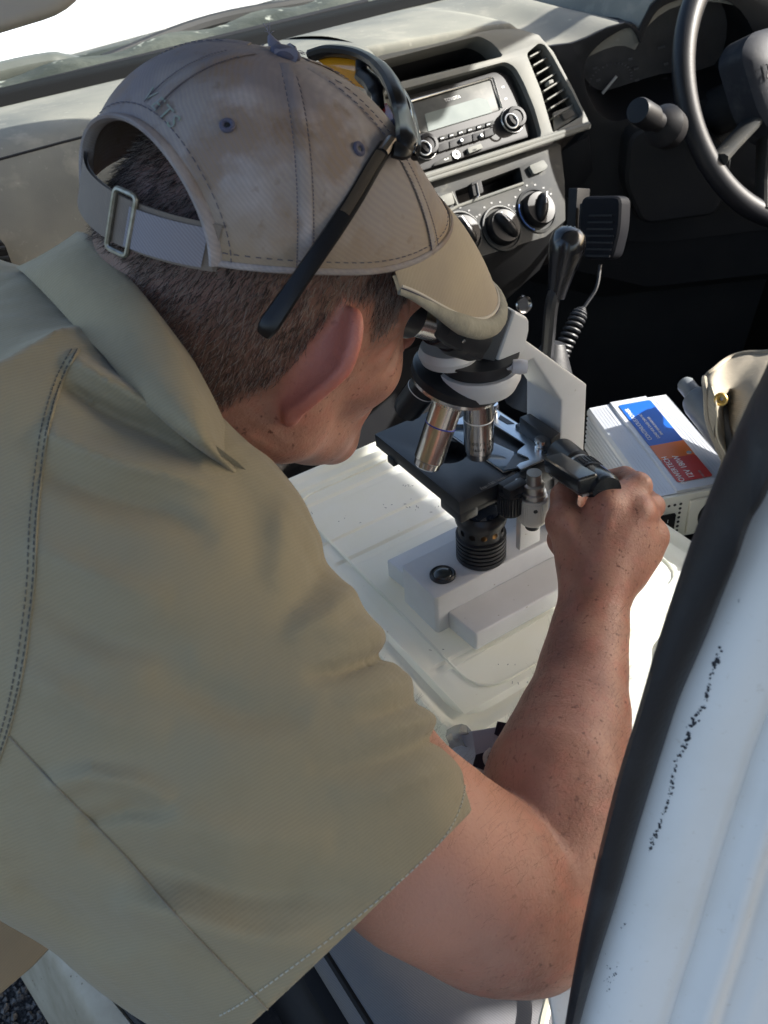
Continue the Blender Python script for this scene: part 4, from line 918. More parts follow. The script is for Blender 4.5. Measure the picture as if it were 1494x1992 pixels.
# ================================================================== power inverter
ZI = 1.0
M_alu = mat('anodised_aluminium', (.52, .54, .57), .42, .35, noise=(12, (.48, .50, .54)), bump=[(1200, .15, .0001)])
ia, ib, ic = onz(1142.5, 794, ZI), onz(1305, 778.5, ZI), onz(1267.7, 968, ZI)
il = unit(ic - ia); iw = unit((ib - ia) - il * ((ib - ia) @ il)); IL = np.linalg.norm(ic - ia); IW = abs((ib - ia) @ iw) * 1.03; IH = .056
inv = thing('power_inverter', 'silver power inverter box with blue, orange and red label lying beside the microscope', 'power inverter', ia + il * IL / 2 + iw * IW / 2 - V3(0, 0, IH))
def ip(l, w, h=0): return ia + il * l + iw * w + V3(0, 0, h)
g = G(); P = [ip(0, 0, -.004), ip(0, .0025, -.0005), ip(0, IW * .27, 0), ip(0, IW * .28, .0025), ip(0, IW * .72, .0025), ip(0, IW * .73, 0), ip(0, IW - .0025, -.0005), ip(0, IW, -.004)]
for k in range(7):
    z = -.009 - .006 * k; P += [ip(0, IW, z), ip(0, IW - .002, z - .001), ip(0, IW - .002, z - .003), ip(0, IW, z - .004)]
P += [ip(0, IW, -IH), ip(0, 0, -IH)]
for k in range(6, -1, -1):
    z = -.009 - .006 * k; P += [ip(0, 0, z - .004), ip(0, .002, z - .003), ip(0, .002, z - .001), ip(0, 0, z)]
g.prism(P, il * IL); casing = g.obj('casing', M_alu, inv, ang=20)
g = G()
for k in range(6): g.tube([ip(.004, IW * (.03 + .035 * k), .0001), ip(IL - .004, IW * (.03 + .035 * k), -.0001)], .0002, 4)
for k in range(6): g.tube([ip(.004, IW * (.80 + .035 * k), .0001), ip(IL - .004, IW * (.80 + .035 * k), -.0001)], .0002, 4)
tag(g.obj('casing_ribs', M_alu, inv), kind='stuff')
LW0, LW1 = IW * .335, IW * .665 + .006; LZ_ = .0029
def lab(l0, l1, m, nm, r=.004, round0=True):
    c = [ip(l0, LW0, LZ_), ip(l1, LW0, LZ_), ip(l1, LW1, LZ_), ip(l0, LW1, LZ_)]
    g = G(); g.prism(roundpoly(c, r, 4), V3(0, 0, .0004)); return g.obj(nm, m, inv)
lab(.010, IL * .545, mat('label_blue', (.006, .085, .42), .35), 'label_blue', .003)
lab(IL * .545, IL * .70, mat('label_orange', (.62, .13, .012), .35), 'label_orange', .0002)
lab(IL * .70, IL - .012, mat('label_red', (.40, .028, .022), .35), 'label_red', .003)
TX = -il; TU = -iw
text('label_lettering', 'CONTINUOUS POWER', ip(IL * .30, LW0 + .0058, LZ_ + .0006), TX, TU, .0068, M_print, inv, .0001, xs=.92)
text('label_lettering', 'LOAD VOLTAGE 240V AC', ip(IL * .34, LW0 + .0155, LZ_ + .0006), TX, TU, .0044, M_print, inv, .0001)
text('label_lettering', 'SINE WAVE INVERTER', ip(IL * .35, LW0 + .0215, LZ_ + .0006), TX, TU, .0038, M_print, inv, .0001)
text('label_lettering', 'POWERTECH', ip(IL * .815, LW0 + .0058, LZ_ + .0006), TX, TU, .0082, M_print, inv, .0001)
text('label_lettering', '12V 180W', ip(IL * .80, LW0 + .0175, LZ_ + .0006), TX, TU, .0092, M_print, inv, .0001)
text('label_lettering', 'INVERTER', ip(IL * .90, LW0 + .029, LZ_ + .0006), TX, TU, .0032, M_greyprint, inv, .0001)
g = G(); g.lathe([(.0030, 0), (.0028, .0012), (0, .0014)], ip(IL * .68, LW1 - .005, LZ_), seg=14); g.obj('label_screw', M_steel, inv)
M_ivory = mat('ivory_endplate', (.62, .61, .54), .45)
g = G(); g.prism([ip(IL + .0005, -.001, -.001), ip(IL + .0005, IW + .001, -.001), ip(IL + .0005, IW + .001, -IH), ip(IL + .0005, -.001, -IH)], il * .004); ep = g.obj('end_plate', M_ivory, inv, bevel=.001)
g = G(); g.prism([ip(IL + .0045, IW * .40, -.008), ip(IL + .0045, IW * .97, -.006), ip(IL + .0045, IW * .97, -IH + .004), ip(IL + .0045, IW * .40, -IH + .004)], il * .004); g.obj('socket_plate', M_ivory, ep, bevel=.0015)
vh = G(); vh.lathe([(.0016, 0), (.0016, .0004), (0, .0004)], (0, 0, 0), il, 10); vme = vh.mesh('vent_hole')
for k in range(4): link('vent_hole', vme, M_ink, ep, ip(IL + .0045, IW * (.115 + .065 * k), -.0115) - ROOT[inv])
for k in range(1, 7): link('vent_hole', vme, M_ink, ep, ip(IL + .0045, IW * .31, -.0115 - .0058 * k) - ROOT[inv])
g = G(); g.lathe([(.0032, 0), (.003, .002), (0, .0024)], ip(IL + .0045, IW * .05, -.006), il, 14); g.obj('plate_screw', M_brush, ep)
g = G(); g.prism(roundpoly([ip(IL + .0045, IW * .09, -.022), ip(IL + .0045, IW * .26, -.022), ip(IL + .0045, IW * .26, -.048), ip(IL + .0045, IW * .09, -.048)], .001), il * .003); rk = g.obj('power_switch', M_black, ep, bevel=.0008)
text('switch_mark', 'I', ip(IL + .0077, IW * .175, -.029), iw, V3(0, 0, 1), .006, M_print, ep, .0001); text('switch_mark', 'O', ip(IL + .0077, IW * .175, -.041), iw, V3(0, 0, 1), .006, M_print, ep, .0001)
g = G(); sc_ = ip(IL + .0085, IW * .70, -.030); g.lathe([(.0195, 0), (.0195, .003), (.018, .004), (.0175, .0015), (0, .0015)], sc_, il, 36); sk = g.obj('outlet_socket', M_black, ep)
for t in (-.6, .6):
    g = G(); g.box(sc_ + il * .0018 + iw * (.006 * t) + V3(0, 0, .003), (.0016, .007, .0008), (iw, V3(0, 0, 1) + iw * t * .5, il)); g.obj('socket_slot', M_ink, ep)

# ================================================================== small carton with navy print below the tub's corner
def uz(a, b, d): return U(a, b, d)
M_card = mat('pale_card', (.42, .45, .54), .6); M_navy = mat('navy_print', (.008, .010, .03), .5)
pk = thing('carton', 'small pale card carton with navy print beside the bare elbow', 'carton', U(955, 1460, .66))
q = [uz(918, 1422, .655), uz(1004, 1408, .675), uz(1010, 1500, .665), uz(935, 1530, .645)]
nrm = unit(np.cross(q[1] - q[0], q[3] - q[0])); nrm = nrm if nrm @ FWD > 0 else -nrm
g = G(); g.prism(q, nrm * .03); cb = g.obj('card_body', M_card, pk, bevel=.001)
def onq(px, py, h=.0006): return onpl(px, py, q[0] - nrm * h, nrm)
g = G(); g.prism([onq(*p) for p in ((968, 1403), (1004, 1410), (985, 1470), (952, 1502), (920, 1490), (926, 1468), (948, 1462), (972, 1452), (976, 1436), (962, 1428))], nrm * .0004); g.obj('navy_panel', M_navy, pk)
g = G(); g.tube(crspline([onq(955, 1458, .0009), onq(944, 1470, .0009), onq(946, 1484, .0009), onq(958, 1490, .0009)], 5), .0018, 6); g.obj('white_mark', M_print, pk)
g = G(); g.prism([onq(*p, .0008) for p in ((916, 1490), (952, 1503), (940, 1530), (930, 1530))], nrm * .0004); g.obj('white_panel', mat('white_card', (.7, .7, .7), .6), pk)
fl = thing('plastic_bag', 'crumpled clear plastic bag corner poking up beside the tub and sleeve', 'plastic bag', U(895, 1440, .66))
g = G(); g.grid([[U(870 + 12 * j + 4 * sin(i * 2 + j), 1450 - i * 14 + 10 * (j - 2) ** 2 * .3, .66 + .006 * sin(i * 1.7 + j * 2.1)) for j in range(5)] for i in range(4)]); g.obj('bag_film', mat('bag_film', (.55, .56, .55), .25, trans=.5), fl, recalc=False)

# ================================================================== two-way radio handset on its clip, with coiled cord
hs = thing('radio_handset', 'black two-way radio handset with coiled cord hanging beside the gear lever', 'radio handset', U(1165, 440, 1.10))
A_ = U(1180, 385, 1.10); B_ = U(1172, 505, 1.12); up_ = unit(A_ - B_); n1 = unit(-FWD - up_ * (-FWD @ up_)); rt = np.cross(up_, n1) * -1
if rt @ RIGHT < 0: rt = -rt
n1 = unit(n1 * .75 - rt * .65); rt = unit(rt - n1 * (rt @ n1))
Lh_ = np.linalg.norm(A_ - B_)
def hp(a, b, c=0): return (A_ + B_) / 2 + rt * a + up_ * b + n1 * c
g = G(); lo_ = roundpoly([hp(-.026, Lh_ * .5 + .002, -.012), hp(.026, Lh_ * .5 + .002, -.012), hp(.027, 0, -.012), hp(.020, -Lh_ * .5, -.012), hp(-.020, -Lh_ * .5, -.012), hp(-.027, 0, -.012)], .010, 4)
g.prism(lo_, n1 * .026); hb2 = g.obj('handset_body', mat('handset_black', (.005, .0055, .008), .65, spec=.12, bump=[(900, .2, .0003)]), hs, bevel=.006, seg=3)
for k in range(7):
    g = G(); g.box(hp(.002, .015 - .0075 * k, .0145), (.036 - .002 * abs(k - 3), .0022, .002), (rt, up_, n1)); g.obj('grille_rib', M_black, hb2)
g = G(); g.box(hp(-.029, .012, -.002), (.008, .034, .012), (rt, up_, n1)); g.obj('talk_button', M_black, hs, bevel=.002)
g = G(); bk = U(1125, 405, 1.14); g.box(bk, (.012, .045, .03), (rt, up_, n1)); g.obj('clip_bracket', M_black, hs, bevel=.001)
path = crspline([U(1168, 515, 1.12), U(1160, 560, 1.12), U(1140, 592, 1.12), U(1127, 612, 1.12), U(1100, 668, 1.12), U(1075, 720, 1.13), U(1020, 770, 1.16)], 60)
pts = []; ph = 0
for i, p in enumerate(path):
    s = i / (len(path) - 1); t_ = unit(path[min(i + 1, len(path) - 1)] - path[max(i - 1, 0)]); a1 = unit(np.cross(t_, FWD)); a2 = np.cross(t_, a1)
    amp = float(np.interp(s, [0, .4, .5, 1], [0, 0, .0085, .0095])); ph += .62 if s > .42 else 0
    pts.append(p + (a1 * cos(ph) + a2 * sin(ph)) * amp)
g = G(); g.tube(pts, .0021, 6); g.obj('coiled_cord', M_rubber, hs)

# ================================================================== khaki jacket with a brass snap
M_jacket = mat('khaki_canvas', (.27, .235, .18), .85, noise=(14, (.21, .185, .14)), twill=(.0014, (.18, .155, .12), .35, (1, -.5, .4)), bump=[(30, .5, .003)])
jk = thing('jacket', 'khaki canvas jacket with brass snap button draped over the driver seat', 'jacket', U(1450, 800, .92))
rows_px = [
    [(1371, 735), (1385, 722), (1430, 692), (1494, 684), (1535, 688), (1575, 700)],
    [(1370, 745), (1385, 742), (1415, 748), (1480, 735), (1530, 738), (1575, 748)],
    [(1374, 765), (1392, 770), (1425, 762), (1468, 782), (1520, 790), (1570, 800)],
    [(1378, 810), (1395, 808), (1412, 800), (1440, 830), (1500, 850), (1550, 870)],
    [(1390, 850), (1400, 846), (1415, 840), (1445, 868), (1490, 905), (1540, 930)],
    [(1408, 895), (1414, 886), (1424, 884), (1450, 915), (1490, 960), (1530, 985)]]
dep = [[.90, .895, .93, .90, .88, .86], [.865, .850, .875, .84, .83, .82], [.845, .828, .865, .80, .79, .78], [.845, .826, .885, .81, .77, .76], [.84, .826, .875, .80, .76, .74], [.84, .826, .86, .79, .74, .72]]
dep = [[d + .11 for d in r] for r in dep]
P = [[U(*rows_px[i][j], dep[i][j]) for j in range(6)] for i in range(6)]
Pu = [crspline(r, 7) for r in P]; Pv = [crspline([r[j] for r in Pu], 7) for j in range(len(Pu[0]))]
gr = [list(x) for x in zip(*Pv)]
for k in range(1, 9): gr.append([p + V3(.004 * k, .006 * k * sin(j * .3), -.028 * k) for j, p in enumerate(gr[35])])
for i, r in enumerate(gr):
    for j, p in enumerate(r): r[j] = p - FWD * (.004 * sin(i * .33 + j * .21) * sin(j * .37) + .002 * sin(j * .9 + i * .2))
g = G(); g.grid(gr); g.grid([[p + FWD * .006 for p in r] for r in gr]); jb = g.obj('cloth', M_jacket, jk, ang=80)
g = G(); g.tube([r[0] for r in gr], .0035, 8); g.tube(gr[0], .003, 8); g.obj('hem_edge', M_jacket, jk)
g = G(); g.tube([r[6] - FWD * .0015 for r in gr[10:]], .0009, 5); g.obj('hem_stitching', mat('tan_thread', (.42, .37, .27), .8), jk)
sc_ = U(1402, 777, .932); g = G(); g.lathe([(.0, .0), (.0068, 0), (.0066, .0015), (.0052, .0022), (.0044, .0014), (.0025, .0012), (.0020, .002), (0, .002)], sc_, -FWD + RIGHT * -.15, 28); sb = g.obj('snap_button', mat('brass', (.60, .42, .14), .3, 1.0), jk)
g = G(); g.lathe([(.0019, 0), (.0017, .0008), (0, .0009)], sc_ - FWD * .0021, -FWD, 12); g.obj('snap_socket', M_ink, sb)
# ================================================================== the man
HO = V3(.2235, .517, 1.331); yaw_, pit_, rol_ = .035, .351, -.155
HF = V3(cos(pit_) * cos(yaw_), cos(pit_) * sin(yaw_), -sin(pit_)); _R0 = V3(sin(yaw_), -cos(yaw_), 0); _U0 = np.cross(_R0, HF)
HR = cos(rol_) * _R0 + sin(rol_) * _U0; HU = -sin(rol_) * _R0 + cos(rol_) * _U0
HM = np.stack([HF, HR, HU], 1)
def hw(f, r, u): return HO + HM @ V3(f, r, u)
def hloc(P): return (np.asarray(P) - HO) @ HM
def axm(u_): pass
# ---- implicit-surface toolkit -------------------------------------
def rcone(p, a, b, ra, rb):
    a = np.asarray(a, np.float32); b = np.asarray(b, np.float32); ba = b - a; L2 = float(ba @ ba) + 1e-12
    pa = p - a; t = np.clip((pa @ ba) / L2, 0, 1)
    return np.sqrt(np.maximum(((pa - t[:, None] * ba) ** 2).sum(1), 1e-14)) - (ra + (rb - ra) * t)
def ell(p, c, R, A=None):
    q = p - np.asarray(c, np.float32)
    if A is not None: q = q @ np.asarray(A, np.float32)
    R = np.asarray(R, np.float32); k0 = np.sqrt(((q / R) ** 2).sum(1)); k1 = np.sqrt(((q / (R * R)) ** 2).sum(1)) + 1e-9
    return k0 * (k0 - 1) / k1
def smin(a, b, k): h = np.maximum(k - np.abs(a - b), 0) / k; return np.minimum(a, b) - h * h * k * .25
def smax(a, b, k): return -smin(-a, -b, k)
def chain(p, pts, rad, k=.01, d=None):
    for i in range(len(pts) - 1):
        e = rcone(p, pts[i], pts[i + 1], rad[i], rad[i + 1]); d = e if d is None else smin(d, e, k)
    return d
def surfnet(name, f, lo, hi, h, bs=12, margin=1.25):
    lo = np.asarray(lo, float); n = np.ceil((np.asarray(hi, float) - lo) / h / bs).astype(int); N = n * bs + 1
    ctr = np.stack(np.meshgrid(*[np.arange(k) for k in n], indexing='ij'), -1).reshape(-1, 3)
    cp = (lo + (ctr + .5) * bs * h).astype(np.float32); fc = f(cp)
    D = np.where(fc < 0, -1., 1.).astype(np.float32).reshape(n)
    F = np.ones(N, np.float32); 
    big = np.repeat(np.repeat(np.repeat(D, bs, 0), bs, 1), bs, 2); F[:-1, :-1, :-1] = big; F[-1] = 1; F[:, -1] = 1; F[:, :, -1] = 1
    keep = ctr[np.abs(fc) < bs * h * .87 * margin + .003]
    loc = np.stack(np.meshgrid(*[np.arange(bs + 1)] * 3, indexing='ij'), -1).reshape(-1, 3)
    for i in range(0, len(keep), 60):
        b = keep[i:i + 60]; idx = (b[:, None, :] * bs + loc[None]).reshape(-1, 3)
        F[idx[:, 0], idx[:, 1], idx[:, 2]] = f((lo + idx * h).astype(np.float32))
    S = F < 0
    c = S[:-1, :-1, :-1].astype(np.uint8)
    tot = np.zeros(tuple(N - 1), np.uint8)
    for dx in (0, 1):
        for dy in (0, 1):
            for dz in (0, 1): tot += S[dx:N[0] - 1 + dx, dy:N[1] - 1 + dy, dz:N[2] - 1 + dz]
    act = (tot > 0) & (tot < 8); ci = np.argwhere(act); vid = np.full(tuple(N - 1), -1, np.int32); vid[act] = np.arange(len(ci))
    acc = np.zeros((len(ci), 3)); cnt = np.zeros(len(ci))
    offs = [np.array(o) for o in ((0, 0, 0), (1, 0, 0), (0, 1, 0), (0, 0, 1), (1, 1, 0), (1, 0, 1), (0, 1, 1), (1, 1, 1))]
    val = [F[ci[:, 0] + o[0], ci[:, 1] + o[1], ci[:, 2] + o[2]] for o in offs]
    for a in range(8):
        for b in range(a + 1, 8):
            if np.abs(offs[a] - offs[b]).sum() != 1: continue
            m_ = (val[a] < 0) != (val[b] < 0); t = val[a] / (val[a] - val[b] + 1e-20); t = np.clip(t, 0, 1)
            acc[m_] += (offs[a] + (offs[b] - offs[a]) * t[:, None])[m_]; cnt[m_] += 1
    V = lo + (ci + acc / cnt[:, None]) * h
    faces = []
    for ax in range(3):
        o1 = [0, 0, 0]; o1[ax] = 1; u, w = [(1, 2), (2, 0), (0, 1)][ax]
        sl0 = S[:-1, :-1, :-1]; sl1 = np.roll(S, -1, ax)[:-1, :-1, :-1]
        e = np.argwhere(sl0 != sl1); e = e[(e[:, u] > 0) & (e[:, w] > 0)]
        du = np.zeros(3, int); du[u] = 1; dw = np.zeros(3, int); dw[w] = 1
        q = [e, e - du, e - du - dw, e - dw]; q = np.stack([vid[x[:, 0], x[:, 1], x[:, 2]] for x in q], 1)
        flip = ~sl0[e[:, 0], e[:, 1], e[:, 2]]
        q[flip] = q[flip][:, ::-1]; q = q[(q >= 0).all(1)]; faces.append(q)
    return V, np.concatenate(faces)
def np_mesh(name, V, Fq, origin, ang=None):
    me = bpy.data.meshes.new(name); me.vertices.add(len(V)); me.vertices.foreach_set('co', (V - origin).astype(np.float32).ravel())
    k = Fq.shape[1]; me.loops.add(Fq.size); me.loops.foreach_set('vertex_index', Fq.ravel().astype(np.int32)); me.polygons.add(len(Fq))
    me.polygons.foreach_set('loop_start', np.arange(0, Fq.size, k, dtype=np.int32)); me.polygons.foreach_set('use_smooth', np.ones(len(Fq), bool)); me.update(calc_edges=True); me.validate()
    return me
def sm_noise(p, s, seed=0):   # cheap smooth pseudo-noise from sines
    r = np.random.default_rng(seed); o = np.zeros(len(p), np.float32)
    for k in range(5):
        d = r.normal(size=3); d /= np.linalg.norm(d); o += np.sin((p @ d.astype(np.float32)) * (s * (1 + .5 * k)) + r.uniform(0, 6)).astype(np.float32) / (1 + .4 * k)
    return o / 2.5

# ---- skeleton --------------------------------------------------------
SH = U(260, 1130, .475); EL = U(1008, 1752, .555); WR = U(1159, 1140, .700)
ARM_LOW = [(1045, 1700, .565, .0425), (1072, 1590, .585, .0415), (1085, 1506, .602, .0382), (1108, 1431, .625, .0330), (1123, 1378, .642, .0295), (1136, 1290, .668, .0258), (1150, 1210, .687, .0222), (1160, 1140, .700, .0212)]
A_low = [U(a, b, d) for a, b, d, r in ARM_LOW]; R_low = [r for *_, r in ARM_LOW]
HANDK = dict(i=U(1096, 1016, .706), m=U(1178, 985, .698), r=U(1238, 996, .704), p=U(1266, 1042, .716))
FING = [
    ([HANDK['i'], U(1097, 965, .725), U(1112, 935, .750), U(1135, 925, .765)], [.0112, .0098, .0086, .0074]),
    ([HANDK['m'], U(1240, 946, .712), U(1215, 931, .736), U(1176, 934, .742)], [.0115, .0104, .0090, .0080]),
    ([HANDK['r'], U(1268, 985, .728), U(1244, 958, .756), U(1208, 958, .768)], [.0108, .0094, .0084, .0074]),
    ([HANDK['p'], U(1274, 1030, .738), U(1256, 1010, .762), U(1226, 1008, .772)], [.0096, .0082, .0074, .0066])]
THUMB = ([U(1125, 1098, .715), U(1096, 1050, .735), U(1100, 1000, .756), U(1125, 965, .770)], [.0135, .0118, .0104, .0085])
NK0 = hw(-.028, 0, -.035); NK1 = hw(-.125, .0, -.155)

def sdf_head(p):
    q = ((p - HO.astype(np.float32)) @ HM.astype(np.float32))
    qa = q.copy(); qa[:, 1] = np.abs(q[:, 1])
    d = ell(q, (-.004, 0, .040), (.099, .0775, .098))
    d = smin(d, ell(q, (-.040, 0, .010), (.066, .068, .066)), .03)
    d = smin(d, ell(q, (.044, 0, -.030), (.052, .058, .078)), .035)
    d = smin(d, rcone(qa, (.004, .052, -.058), (.078, .012, -.100), .015, .016), .03)
    d = smin(d, rcone(qa, (.006, .056, -.010), (.004, .052, -.058), .014, .014), .03)
    d = smin(d, ell(q, (.083, 0, -.101), (.017, .021, .016)), .018)
    d = smin(d, ell(qa, (.058, .045, -.022), (.022, .019, .017)), .024)
    d = smin(d, rcone(qa, (.090, 0, .034), (.080, .040, .036), .012, .011), .016)
    d = smin(d, ell(q, (.083, 0, -.058), (.020, .026, .026)), .022)
    d = smax(d, -ell(qa, (.094, .034, .015), (.017, .017, .012)), .012)
    d = smin(d, ell(qa, (.0755, .033, .0165), (.0125, .0145, .0115)), .004)
    # squint folds fanning out from the eye corner
    ang = np.arctan2(qa[:, 2] - .016, -(qa[:, 0] - .074)); rr_ = np.hypot(qa[:, 2] - .016, qa[:, 0] - .074)
    d = d + .0009 * np.sin(ang * 11) * np.exp(-((rr_ - .024) / .013) ** 2) * (qa[:, 1] > .03) * (np.abs(ang) < 1.3)
    d = smin(d, chain(q, [(.088, 0, .026), (.106, 0, .002), (.119, 0, -.019)], [.0075, .0095, .0118], .008), .010)
    d = smin(d, ell(qa, (.104, .0125, -.023), (.011, .0075, .0085)), .007)
    d = smin(d, ell(q, (.098, 0, -.049), (.009, .021, .0052)), .006); d = smin(d, ell(q, (.095, 0, -.062), (.009, .019, .0062)), .006)
    return d
EU = unit(V3(.20, .05, .98)); EW = unit(V3(-.20, .97, .03)); EW = unit(EW - EU * (EW @ EU)); EN = np.cross(EU, EW)
if EN[0] < 0: EN = -EN
def sdf_ear(p, side):
    q = ((p - HO.astype(np.float32)) @ HM.astype(np.float32))
    if side < 0: q = q * np.array([1, -1, 1], np.float32)
    e = q - np.array([-.002, .0690, .003], np.float32)
    A = np.stack([EW, EU, EN], 1).astype(np.float32); e = e @ A      # x: attachment -> free edge, y: up, z: front of the ear
    th = (.05 + .30 * np.clip(.30 - e[:, 1] / .040, 0, 1)).astype(np.float32); c_, s_ = np.cos(th), np.sin(th)
    e = np.stack([e[:, 0] * c_ - e[:, 2] * s_, e[:, 1], e[:, 0] * s_ + e[:, 2] * c_], 1)
    ctr_ = np.array([.0150, .004, .000], np.float32)
    w = (.90 + .11 * np.tanh(e[:, 1] / .012)).astype(np.float32)
    x = (e[:, 0] - ctr_[0]) * 1.18; y = (e[:, 1] - ctr_[1]); z = e[:, 2] - ctr_[2] - .10 * x - 6 * x * x
    rad_ = np.sqrt((x / (.0195 * w)) ** 2 + (y / .0345) ** 2) + 1e-6
    plate = np.maximum(np.abs(z) - .0026, (rad_ - 1) * .019) 
    rim = np.sqrt(((rad_ - .93) * .021) ** 2 + (z - .0012) ** 2) - .0034
    rim = rim + .006 * np.clip((-x - .006) / .008, 0, 1)
    d = smin(plate, rim, .004)
    anti = np.sqrt(((rad_ - .55) * .021) ** 2 + (z - .003) ** 2) - .0030; anti = anti + .006 * np.clip((-x - .002) / .006, 0, 1); d = smin(d, anti, .004)
    lob = ell(e, (.0095, -.0335, .002), (.0095, .0095, .0048)); d = smin(d, lob, .007)
    trag = ell(e, (-.006, -.008, .004), (.006, .009, .0045)); d = smin(d, trag, .006)
    root = ell(e, (.004, -.002, -.004), (.010, .026, .011)); d = smin(d, root, .012)
    return d
def sdf_arm(p):
    d = chain(p, [SH, U(640, 1500, .505), U(830, 1664, .528), U(950, 1735, .545), EL], [.046, .050, .0465, .0438, .0405], .03)
    d = smin(d, chain(p, A_low, R_low, .02), .005)
    d = smin(d, rcone(p, U(1030, 1806, .560), U(1062, 1856, .566), .026, .0148), .035)     # point of the elbow
    d = smin(d, rcone(p, U(955, 1778, .553), U(1022, 1798, .560), .028, .026), .03)
    for vp, vr in (([(1120, 1230, .668), (1098, 1320, .648), (1085, 1400, .612), (1040, 1500, .575)], .0022), ([(1180, 1190, .672), (1176, 1290, .642), (1160, 1380, .612), (1150, 1500, .58)], .0020)):
        P_ = []
        for (x, y, dd) in vp:
            # lay the vein on the skin of the forearm nearest the camera
            yy = [a[1] for a in ARM_LOW][::-1]; i_ = [np.interp(y, yy, [a[k] for a in ARM_LOW][::-1]) for k in (0, 2, 3)]
            off = (x - i_[0]) * i_[1] / CF; P_.append(U(x, y, i_[1] - sqrt(max(1e-6, i_[2] ** 2 - off ** 2)) * .97))
        d = smin(d, chain(p, crspline(P_, 3), [vr] * 10, .003), .006)
    return d
HBOX = (np.min([k for f_, r_ in FING + [THUMB] for k in f_], 0) - .05, np.max([k for f_, r_ in FING + [THUMB] for k in f_], 0) + .05)
def sdf_hand(p):
    wl = WR; d = None
    for key, r0, off in (('i', .0118, (-18, 6)), ('m', .0122, (-4, 0)), ('r', .0118, (12, 0)), ('p', .0108, (24, 6))):
        base_ = U(1159 + off[0], 1128 + off[1], .700); e = rcone(p, base_, HANDK[key], .0165, r0); d = e if d is None else smin(d, e, .014)
    d = smin(d, rcone(p, U(1165, 1090, .704), U(1205, 1030, .712), .022, .022), .02)
    d = smin(d, rcone(p, U(1236, 1075, .718), U(1215, 1110, .712), .015, .014), .02)
    kn = None
    for k in HANDK.values():
        e = np.sqrt(((p - (k - FWD * .0035).astype(np.float32)) ** 2).sum(1)) - .0112; kn = e if kn is None else np.minimum(kn, e)
    d = smin(d, kn, .005)
    # extensor tendons
    for key, off in (('i', -14), ('m', -2), ('r', 10)):
        d = smin(d, rcone(p, U(1159 + off, 1105, .694) - FWD * .0115, HANDK[key] - FWD * .0105, .0018, .0034), .006)
    for vp in ([(1120, 1090), (1135, 1050), (1150, 1020)], [(1165, 1110), (1185, 1060), (1205, 1030), (1222, 1012)], [(1185, 1060), (1170, 1030)]):
        P_ = []
        for (x, y) in vp: P_.append(U(x, y, .688 + (1130 - y) * .00006))
        d = smin(d, chain(p, P_, [.0019] * len(P_), .003), .005)
    fd_ = None
    for pts, rad in FING:
        e = chain(p, pts, rad, .0035)
        for kk in pts[1:3]: pass
        fd_ = e if fd_ is None else smin(fd_, e, .0022)
    d = smin(d, fd_, .007)
    d = smin(d, chain(p, THUMB[0], THUMB[1], .004), .010)
    return d
def far(p, lo, hi):
    c = np.maximum(np.maximum(np.asarray(lo) - p, p - np.asarray(hi)), 0); return np.sqrt((c ** 2).sum(1))
def sdf_body(p):
    d = np.full(len(p), .2, np.float32)
    fh = far(p, HO - .20, HO + .20); m_ = fh < .02
    if m_.any():
        q = p[m_]; e = sdf_head(q)
        e = smin(e, rcone(q, NK0, NK1, .0585, .066), .03)
        nk_ = ((q - HO.astype(np.float32)) @ HM.astype(np.float32)); s_ = nk_[:, 0] * .55 + nk_[:, 2] * .83
        e = e + .0008 * np.sin(s_ * 620 + 3 * np.sin(nk_[:, 1] * 60)) * np.exp(-((nk_[:, 0] + .045) / .03) ** 2 - ((nk_[:, 2] + .075) / .03) ** 2)
        for s in (1, -1): e = smin(e, sdf_ear(q, s), .005)
        d[m_] = np.minimum(d[m_], e)
    d[~m_] = np.minimum(d[~m_], fh[~m_] + .01)
    tr = chain(p, [NK1, U(120, 900, .57), SH], [.046, .052, .042], .05); tr = smin(tr, rcone(p, U(60, 980, .58), V3(-.35, .52, 1.02), .10, .11), .05)
    d = smin(d, tr, .03)
    d = smin(d, sdf_arm(p), .02)
    fh = far(p, *HBOX); m_ = fh < .02
    if m_.any(): d[m_] = smin(d[m_], sdf_hand(p[m_]), .012)
    return d

man = thing('person', 'person in khaki shirt and faded cap bending over the microscope, bare arm reaching out', 'person', (-.15, .6, 0))
MO = ROOT[man]
V_, F_ = surfnet('body', sdf_body, (-.03, .14, .93), (.52, .70, 1.50), .0015)
mb = np_mesh('body', V_, F_, MO)
# scalp mask: where the close-cropped hair grows
HL = hloc(V_)
def hair_mask(L):
    f, r, u = L[:, 0], np.abs(L[:, 1]), L[:, 2]
    nape = np.interp(f, [-.12, -.085, -.055, -.03, -.012, .004, .022, .034, .048, .058, .066], [-.046, -.042, -.034, -.012, .022, .042, .044, .016, .020, .038, .055])
    s = np.clip((u - nape) / .012 + .5, 0, 1) * np.clip((.064 - f) / .01 + .5, 0, 1)
    return s * (np.linalg.norm(L, axis=1) < .17)
hm = hair_mask(HL)
eard = np.minimum(sdf_ear(V_.astype(np.float32), 1), 1)
hm[eard < .0035] = 0
at = mb.attributes.new('scalp', 'FLOAT', 'POINT'); at.data.foreach_set('value', hm.astype(np.float32))
fl_ = np.clip(1 - np.maximum(eard, 0) / .006, 0, 1) * .8 + .7 * np.exp(-((HL - np.array([.112, 0, -.018])) ** 2).sum(1) / .022 ** 2)
at = mb.attributes.new('flush', 'FLOAT', 'POINT'); at.data.foreach_set('value', fl_.astype(np.float32))
tt = (V_ - EL) @ unit(WR - EL); du_ = (V_ - EL) @ unit(U(830, 1664, .528) - EL)
pale = np.clip(du_ / .06 - .15, 0, 1) * (HL[:, 2] < -.12) * (np.linalg.norm(V_ - HO, axis=1) > .16)
